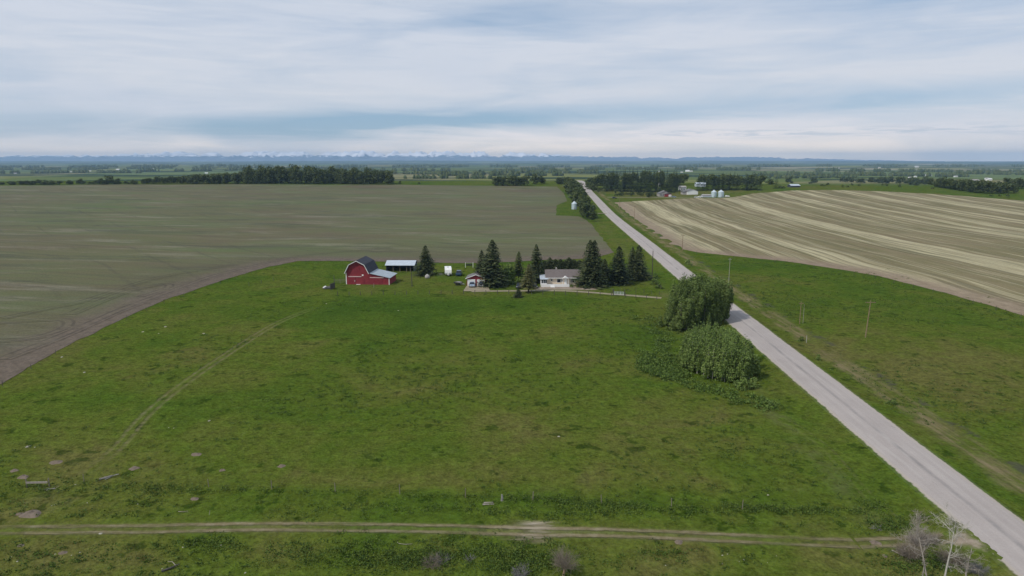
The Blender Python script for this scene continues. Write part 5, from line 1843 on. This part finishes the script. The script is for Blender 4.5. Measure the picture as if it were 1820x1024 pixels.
q = on(1292.5, 350.6)
o = empty('flat_trailer', q, R(90), 'white flat trailer parked beside the wider grain bin', 'trailer')
sub(o, 'deck', MB().box(-1.2, 1.2, -2.4, 2.4, .7, .95), M['white'])
for sx in (-1, 1):
    sub(o, 'wheel', MB().ext([(.2 + .36 * math.cos(t * math.pi / 7), .36 + .36 * math.sin(t * math.pi / 7)) for t in range(14)], 'x', sx * 1.0 - .1, sx * 1.0 + .1), M['tyre'])
sub(o, 'cargo', MB().box(-1.0, 1.0, .2, 2.0, .951, 1.9).box(-.8, .8, -1.8, -.4, .951, 1.5), M['white'])

# ------------------------------------------------------------------ distant single trees
for m_ in SPRF: m_.materials.append(L_spruce_far)
for m_ in DEC: m_.materials.append(L_wood)
for m_ in DECL: m_.materials.append(L_wood_light)
for m_ in SMALL: m_.materials.append(L_wood)


def far_tree(me, q, H, Wd_, H0, W0, name, label, cat, group):
    o = bpy.data.objects.new(name, me)
    COL.objects.link(o)
    o.location = q
    o.rotation_euler = (0, 0, random.uniform(0, 6.28))
    o.scale = (Wd_ / W0, Wd_ / W0, H / H0)
    return tag(o, label, cat, group)


def row(line, n, hpx, wpx, kind, label, group, jx=2.0, jy=.6, hj=.16):
    for i in range(n):
        t = (i + random.uniform(.1, .9)) / n * (len(line) - 1)
        k = min(int(t), len(line) - 2)
        a, b = line[k], line[k + 1]
        x = a[0] + (b[0] - a[0]) * (t - k) + random.gauss(0, jx)
        y = a[1] + (b[1] - a[1]) * (t - k) + random.uniform(-jy, jy)
        hp = hpx if not isinstance(hpx, (list, tuple)) else np.interp(t, range(len(hpx)), hpx)
        q = at(x, y)
        m = px2m(q)
        H = hp * m * random.uniform(1 - hj, 1 + hj * .6)
        W_ = wpx * m * random.uniform(.85, 1.25) * (1.45 if kind in ('dec', 'light') else 1.2 if kind == 'spruce' else 1.5)
        if kind == 'spruce':
            far_tree(random.choice(SPRF), q, H, W_, 16, 5.2, 'spruce_tree', label, 'spruce tree', group)
        elif kind == 'small':
            far_tree(random.choice(SMALL), q, H, W_, 4, 3, 'small_tree', label, 'tree', group)
        elif kind == 'light':
            far_tree(random.choice(DECL), q, H, W_, 12, 7.2, 'broadleaf_tree', label, 'tree', group)
        else:
            far_tree(random.choice(DEC), q, H, W_, 12, 7.2, 'broadleaf_tree', label, 'tree', group)


random.seed(5)
# the spruce plantation on the rise, and the broadleaf wood behind it
lab = 'tall dark spruce in the dense plantation row on the rise'
row([(1074, 340), (1130, 341), (1185, 341.5)], 34, [35, 37, 36], 8.5, 'spruce', lab, 'spruces of the far plantation', 1.5)
row([(1185, 341), (1207, 340)], 10, [34, 33], 7.5, 'spruce', lab, 'spruces of the far plantation', 1.5)
row([(1240, 339), (1262, 338)], 6, [24, 24], 7.5, 'spruce', lab, 'spruces of the far plantation', 1.5)
row([(1262, 338), (1300, 338), (1350, 338)], 26, [30, 31, 28], 8.5, 'spruce', lab, 'spruces of the far plantation', 1.5)
row([(1068, 337), (1130, 335), (1210, 334)], 26, [30, 36, 30], 8, 'spruce', lab, 'spruces of the far plantation', 2.5)
lab = 'broadleaf tree in the wood behind the far spruce plantation'
row([(1046, 330), (1080, 329), (1150, 329), (1222, 329)], 30, [13, 22, 24, 20], 13, 'light', lab, 'broadleaf wood behind the plantation', 3, .5)
row([(1240, 329), (1290, 328.5), (1358, 329)], 22, [18, 20, 18], 13, 'light', lab, 'broadleaf wood behind the plantation', 3, .5)
row([(1044, 333), (1066, 344)], 5, [11, 12], 11, 'light', 'light green broadleaf tree between the road and the plantation corner', 'broadleaf trees by the plantation corner', 2)
# orchard rows by the far driveway
row([(1088, 348.6), (1168, 349.4)], 11, 7.0, 5.4, 'small', 'small dark round tree in the orchard rows before the plantation', 'orchard trees by the far driveway', .8, .3, .2)
row([(1090, 346), (1165, 346.5)], 10, 6.4, 5.0, 'small', 'small dark round tree in the orchard rows before the plantation', 'orchard trees by the far driveway', .8, .3, .2)
row([(1150, 350.5), (1160, 351)], 2, 9, 8, 'dec', 'dark bushy tree against the far house wall', 'trees at the far house', 1, .2)
row([(1171, 343), (1204, 343)], 3, 12, 9, 'dec', 'dark bushy tree beside the far house', 'trees beside the far house', 1, .2)
# lone trees right of the plantation
for x, y, hp, wp, k in ((1379, 335, 20, 10, 'spruce'), (1387, 335, 6, 5, 'small'), (1392, 335, 5, 5, 'small'), (1368, 328, 11, 11, 'dec'), (1402, 327, 14, 12, 'dec'), (1445, 328, 15, 12, 'dec'), (1462, 331, 5, 6, 'small'), (1471, 331, 6, 6, 'small'),
                        (1497, 333, 4, 5, 'small'), (1506, 333, 4, 5, 'small'), (1514, 331, 5, 5, 'small'), (1527, 331, 5, 5, 'small'), (1568, 331, 4, 4, 'small'), (1576, 331, 5, 6, 'small'), (1598, 334, 6, 6, 'small'), (1657, 336, 4, 4, 'small'), (1790, 351, 6, 7, 'small'), (1762, 350, 4, 5, 'small'), (1777, 350, 4, 5, 'small')):
    lb = {'spruce': 'pair-high dark spruce alone beside the low dark shed', 'dec': 'lone rounded tree on the pasture edge right of the plantation', 'small': 'small dark bush dotted over the far green pasture'}[k]
    row([(x, y), (x + .1, y)], 1, hp, wp, k, lb, {'spruce': None, 'dec': 'lone trees past the plantation', 'small': 'bushes dotted over the far pasture'}[k], .1, .05, .05)
# tree belt to the right
lab = 'grey-green tree in the belt beyond the stubble field pasture'
row([(1496, 324.5), (1562, 326.5), (1620, 328), (1663, 331), (1700, 337)], 38, [7, 13, 14, 14, 16], 10, 'dec', lab, 'tree belt beyond the stubble field', 3, 1.0)
row([(1663, 333), (1710, 339), (1750, 344), (1803, 343)], 34, [17, 20, 22, 18], 11, 'dec', lab, 'tree belt beyond the stubble field', 3, 1.0)
row([(1790, 333), (1840, 338)], 8, 18, 12, 'dec', lab, 'tree belt beyond the stubble field', 3, 1.0)
# trees along the near side of the road
lab = 'leafy tree in the dense roadside row past the silver bin'
row([(1046, 391), (1040, 378), (1032, 366), (1026, 356), (1020, 346), (1014, 338), (1006, 331)], 30, [30, 27, 26, 24, 22, 20, 16], 17, 'dec', lab, 'roadside tree row', 3.0, 1.5)
row([(1055, 395), (1049, 386)], 3, 20, 13, 'dec', lab, 'roadside tree row', 2.0, 1)
row([(992, 327), (1010, 327)], 5, 12, 13, 'dec', lab, 'roadside tree row', 2.0, .5)
row([(877, 330), (935, 330)], 11, [15, 18], 12, 'dec', 'tree in the small copse on the skyline of the crop field', 'skyline copse', 3, .4)
row([(945, 327), (965, 327)], 4, [17, 15], 11, 'dec', 'tree in the pair of clumps between the copse and the road', 'skyline clumps near the road', 2, .4)
# the wood along the far edge of the crop field
lab = 'tree in the long wood along the skyline edge of the crop field'
row([(430, 326.5), (500, 326.5), (600, 327), (700, 327.5)], 80, [26, 28, 25, 22], 11, 'dec', lab, 'long wood beyond the crop field', 2.5, .5)
row([(432, 325), (560, 325), (690, 325.5)], 44, [30, 29, 24], 12, 'dec', lab, 'long wood beyond the crop field', 3, .4)
row([(340, 326.5), (430, 326.5)], 20, [15, 21], 11, 'dec', lab, 'long wood beyond the crop field', 2.5, .5)
row([(250, 327), (340, 326.5)], 20, [10, 15], 9, 'dec', lab, 'long wood beyond the crop field', 2.5, .5)
lab = 'tree in the thin low hedgerow beyond the crop field'
row([(0, 328.5), (90, 328.5), (250, 327.5)], 30, [6, 8, 7], 9, 'dec', lab, 'low hedgerow beyond the crop field', 3, .4, .3)
for x, hp, wp in ((143, 12, 10), (178, 12, 12), (194, 15, 15), (210, 12, 9), (236, 10, 7), (68, 9, 14), (711, 8, 5), (745, 4, 5)):
    row([(x, 327.8), (x + .1, 327.8)], 1, hp, wp, 'dec', 'rounder taller tree standing out of the low hedgerow', 'taller hedgerow trees', .1, .1, .05)

# ------------------------------------------------------------------ farther woods: uncountable belts, drawn as masses of crowns
def belt_mesh(name, spots, seed):
    """spots: (x, y, H, R): every crown a lumpy faceted dome"""
    rs = np.random.default_rng(seed)
    Vs, Fs, Ts = [], [], []
    b = 0
    ring = 7
    for x, y, H, Rr in spots:
        z0 = gz(x, y)
        a = np.arange(ring) * 2 * np.pi / ring + rs.uniform(0, 6)
        lv = [(0.0, .75), (.35, 1.0), (.72, .72)]
        V = []
        for t, rr in lv:
            r_ = Rr * rr * rs.uniform(.75, 1.2, ring)
            V.append(np.stack([x + np.cos(a) * r_, y + np.sin(a) * r_, np.full(ring, z0 + H * t) + rs.normal(0, .05 * H, ring)], 1))
        V.append(np.array([[x, y, z0 + H]] * ring) + rs.normal(0, .12 * Rr, (ring, 3)))
        V = np.vstack(V)
        for l in range(3):
            for k in range(ring):
                Fs.append([b + l * ring + k, b + l * ring + (k + 1) % ring, b + (l + 1) * ring + (k + 1) % ring, b + (l + 1) * ring + k])
        Vs.append(V); Ts.append(np.full(len(V), rs.uniform(.2, .9))); b += len(V)
    return arr_mesh(name, np.vstack(Vs), np.array(Fs), attrs={'tint': np.concatenate(Ts)})


def belt(line, n, H, dep, label, seed, Rr=None):
    """belt of woodland along a pixel line on the far plain, dep metres deep"""
    rs = random.Random(seed)
    P = [at(*p) for p in line]
    sp = []
    for i in range(int(n * .75)):
        t = rs.random() * (len(P) - 1)
        k = min(int(t), len(P) - 2)
        q = P[k].lerp(P[k + 1], t - k)
        dn = mnoise.noise((t * 7.0, seed, 0))
        if dn < -.08: continue
        y = q.y + rs.uniform(0, dep * .38)
        x = q.x * (y / q.y)
        h_ = H * rs.uniform(.6, 1.15) * (1 + .35 * dn)
        sp.append((x, y, h_, (Rr or H * .38) * rs.uniform(.7, 1.3)))
    o = link('far_woodland', belt_mesh('far_woodland', sp, seed), L_wood)
    return tag(o, label, 'woodland', kind='stuff')


belt([(-80, 309), (120, 308), (250, 308)], 500, 13, 180, 'dark shelter belt across the pale far pasture', 1)
belt([(220, 306), (430, 303.5)], 330, 14, 160, 'dark belt running up to the long wood', 2)
belt([(-80, 303), (60, 302), (170, 302)], 700, 14, 500, 'dark wood on the left far plain', 3)
belt([(150, 301), (420, 300), (640, 300.5)], 700, 14, 600, 'broken dark woods on the far plain past the pasture', 4)
belt([(560, 305), (700, 304), (800, 304)], 520, 15, 350, 'wood beyond the end of the long wood', 5)
belt([(720, 318), (850, 318), (930, 319)], 330, 10, 120, 'low scrub belt beyond the green strip', 6)
belt([(690, 309), (800, 311), (900, 311)], 420, 12, 200, 'belt above the pale strip behind the crop field', 16)
belt([(780, 313), (890, 313), (1000, 313)], 620, 14, 260, 'valley wood beyond the skyline copse', 7)
belt([(880, 307), (960, 308), (1080, 309)], 900, 14, 500, 'dark valley woods behind the roadside trees', 8)
belt([(900, 302), (1100, 302), (1350, 303)], 900, 14, 900, 'blue-green woods on the far plain behind the plantation', 9)
belt([(1350, 318), (1440, 317), (1520, 317)], 360, 11, 200, 'woods on the slope behind the low dark shed', 10)
belt([(1340, 312), (1480, 312), (1560, 313)], 520, 12, 350, 'far woods behind the lone trees', 11)
belt([(1560, 313), (1640, 314), (1720, 315)], 420, 12, 220, 'woods around the white hamlet on the plain', 12)
belt([(1700, 309), (1780, 311), (1880, 312)], 520, 13, 350, 'woods on the right far plain', 13)
belt([(1450, 305), (1600, 306), (1880, 305)], 800, 13, 900, 'thin woods far out on the plain', 14)
belt([(-80, 298), (300, 297.5), (700, 297.5), (1000, 297.5)], 1500, 16, 2200, 'farthest forest belt before the blue hills', 15, 9)
belt([(1000, 297), (1400, 297), (1880, 297)], 1100, 16, 2200, 'farthest forest belt on the right plain', 17, 9)

# pale far farm buildings
k = 0
for x, y, wp in ((209, 303, 6), (160, 304.5, 3), (272, 300.5, 3), (367, 309, 5), (27, 309, 4), (126, 306, 3), (649, 302, 6), (644, 303, 3), (885, 320, 8), (881, 319, 5), (967, 312, 4), (961, 311, 3), (1002, 308, 5), (1034, 308, 3), (1172, 306, 5), (1222, 305.5, 7), (1229, 305.5, 5), (1212, 307, 4),
                 (1490, 300, 4), (1563, 299, 4), (1618, 317, 5), (1628, 315.5, 5), (1645, 313, 7), (1654, 313, 4), (1636, 312, 3), (1630, 297.5, 6), (1735, 325, 14), (1760, 321, 9), (1755, 319, 6), (1700, 315, 6)):
    q = at(x, y)
    m = px2m(q)
    W_ = wp * m
    hh_ = max(3.2, min(7, W_ * .3))
    mb = MB().box(-W_ / 2, W_ / 2, 0, W_ * .6, -1, hh_)
    o = empty('farm_building', q, random.uniform(-.4, .4), 'white farm building, a bright speck far out on the plain', 'building', 'far farm buildings on the plain')
    sub(o, 'wall', mb, M['white'])
    rf = MB(); slab_yz(rf, (-.4, hh_), (W_ * .3, hh_ + W_ * .14), -W_ / 2 - .4, W_ / 2 + .4, .2); slab_yz(rf, (W_ * .3, hh_ + W_ * .14), (W_ * .6 + .4, hh_), -W_ / 2 - .4, W_ / 2 + .4, .2)
    sub(o, 'roof', rf, M['greywall' if k % 3 else 'white'])
    k += 1

# ------------------------------------------------------------------ hills and snow mountains
def fbm(x, y, z, octv=5, h_=.55):
    a, s, f = 0, 1, 1
    for _ in range(octv):
        a += s * mnoise.noise((x * f, y * f, z)); s *= h_; f *= 2.03
    return a


M_hill, g = new_mat('forested_hills')
P = g.pos()
n1 = g.noise(g.scale(P, (1, .5, 1)), 0.0011, 5, .6)
c = g.ramp(n1, [(.44, (.040, .062, .036)), (.54, (.060, .085, .045)), (.62, (.140, .165, .085))])
finish(M_hill, g, c, .95, spec=.05)


def hills(name, y0, y1, x0, x1, base, amp, seed, nx=220, ny=9, tilt=None):
    V = np.zeros((ny, nx, 3))
    for i in range(ny):
        t = i / (ny - 1)
        for j in range(nx):
            x = x0 + (x1 - x0) * j / (nx - 1)
            y = y0 + (y1 - y0) * t
            cr = base + amp * (fbm(x / 5200, seed, 0.3, 5, .48) + .25) + (tilt(x / y) if tilt else 0)
            z = -16 + (cr + 16) * math.sin(min(1, t * 1.25) * math.pi / 2) ** 1.3 + 4 * fbm(x / 900, y / 900, seed, 3)
            V[i, j] = (x, y, z)
    I = np.arange(ny - 1)[:, None] * nx + np.arange(nx - 1)[None]
    F = np.stack([I, I + 1, I + nx + 1, I + nx], -1).reshape(-1, 4)
    return tag(link(name, arr_mesh(name, V.reshape(-1, 3), F, True), M_hill), kind='structure')


hills('hills', 8500, 11500, -12000, 11500, -6, 10, 2.2)
hills('hills', 11800, 14500, -12500, 13000, 6, 22, 7.7, tilt=lambda a: -12 * max(0, a - .3) + 14 * max(0, -a - .25))

M_mtn, g = new_mat('rock_and_snow')
P = g.pos()
nrm = g.n('ShaderNodeNewGeometry').outputs['Normal']
zz = g.sep(P)[2]
n1 = g.noise(g.scale(P, (1, 1, 2.2)), 0.0063, 6, .65)
n2 = g.noise(g.scale(P, (1, 1, .6)), 0.0135, 4, .6)
snow = g.step(g.add(g.add(g.mul(g.sub(n1, .5), 3.0), g.mul(g.sub(n2, .5), 1.6)), g.lin(zz, 60.0, 200.0, -.85, .95)), -.05, .25)
c = g.mix(snow, (.15, .19, .255), (.90, .88, .92))
finish(M_mtn, g, c, .9, spec=.1)
nx, ny = 620, 26
x0, x1, y0, y1 = -14500, 11500, 15600, 18600
V = np.zeros((ny, nx, 3))
for i in range(ny):
    t = i / (ny - 1)
    for j in range(nx):
        x = x0 + (x1 - x0) * j / (nx - 1)
        y = y0 + (y1 - y0) * t
        px_ = 910 + FPX * x / 16800
        env = np.interp(px_, [-100, 150, 280, 420, 470, 560, 640, 730, 830, 900, 960, 1060, 1200, 1320, 1420, 1500, 1700], [125, 150, 205, 195, 225, 190, 235, 215, 220, 205, 175, 120, 100, 110, 100, 60, 20])
        rid = 1 - abs(fbm(x / 760, y / 1500, 4.1, 6, .56)) * 1.7
        rid2 = 1 - abs(fbm(x / 350, y / 480, 9.3, 4, .5)) * 1.3
        prof = math.sin(min(1, t * 1.45) * math.pi / 2) ** 1.2 if t < .8 else 1 - (t - .8) * 1.5
        V[i, j] = (x, y, -20 + prof * env * 1.0 * (.22 + .85 * max(0, rid) ** 1.5 + .34 * max(0, rid2) ** 1.5))
I = np.arange(ny - 1)[:, None] * nx + np.arange(nx - 1)[None]
F = np.stack([I, I + 1, I + nx + 1, I + nx], -1).reshape(-1, 4)
tag(link('mountains', arr_mesh('mountains', V.reshape(-1, 3), F), M_mtn), kind='structure')

# ------------------------------------------------------------------ the air between
HAZE = 6.6e-5
M_haze = bpy.data.materials.new('haze_air')
M_haze.use_nodes = True
M_haze.node_tree.nodes.clear()
g = NT(M_haze.node_tree)
pv = g.n('ShaderNodeVolumePrincipled')
pv.inputs['Color'].default_value = (0.47, 0.72, 1.0, 1)
pv.inputs['Density'].default_value = HAZE
pv.inputs['Density Attribute'].default_value = ''
pv.inputs['Anisotropy'].default_value = 0.0
ov = g.n('ShaderNodeOutputMaterial')
g.t.links.new(pv.outputs[0], ov.inputs['Volume'])
hz = MB().box(-20500, 20500, -20500, 20500, -60, 230).build('haze', M_haze)
tag(hz, kind='stuff')
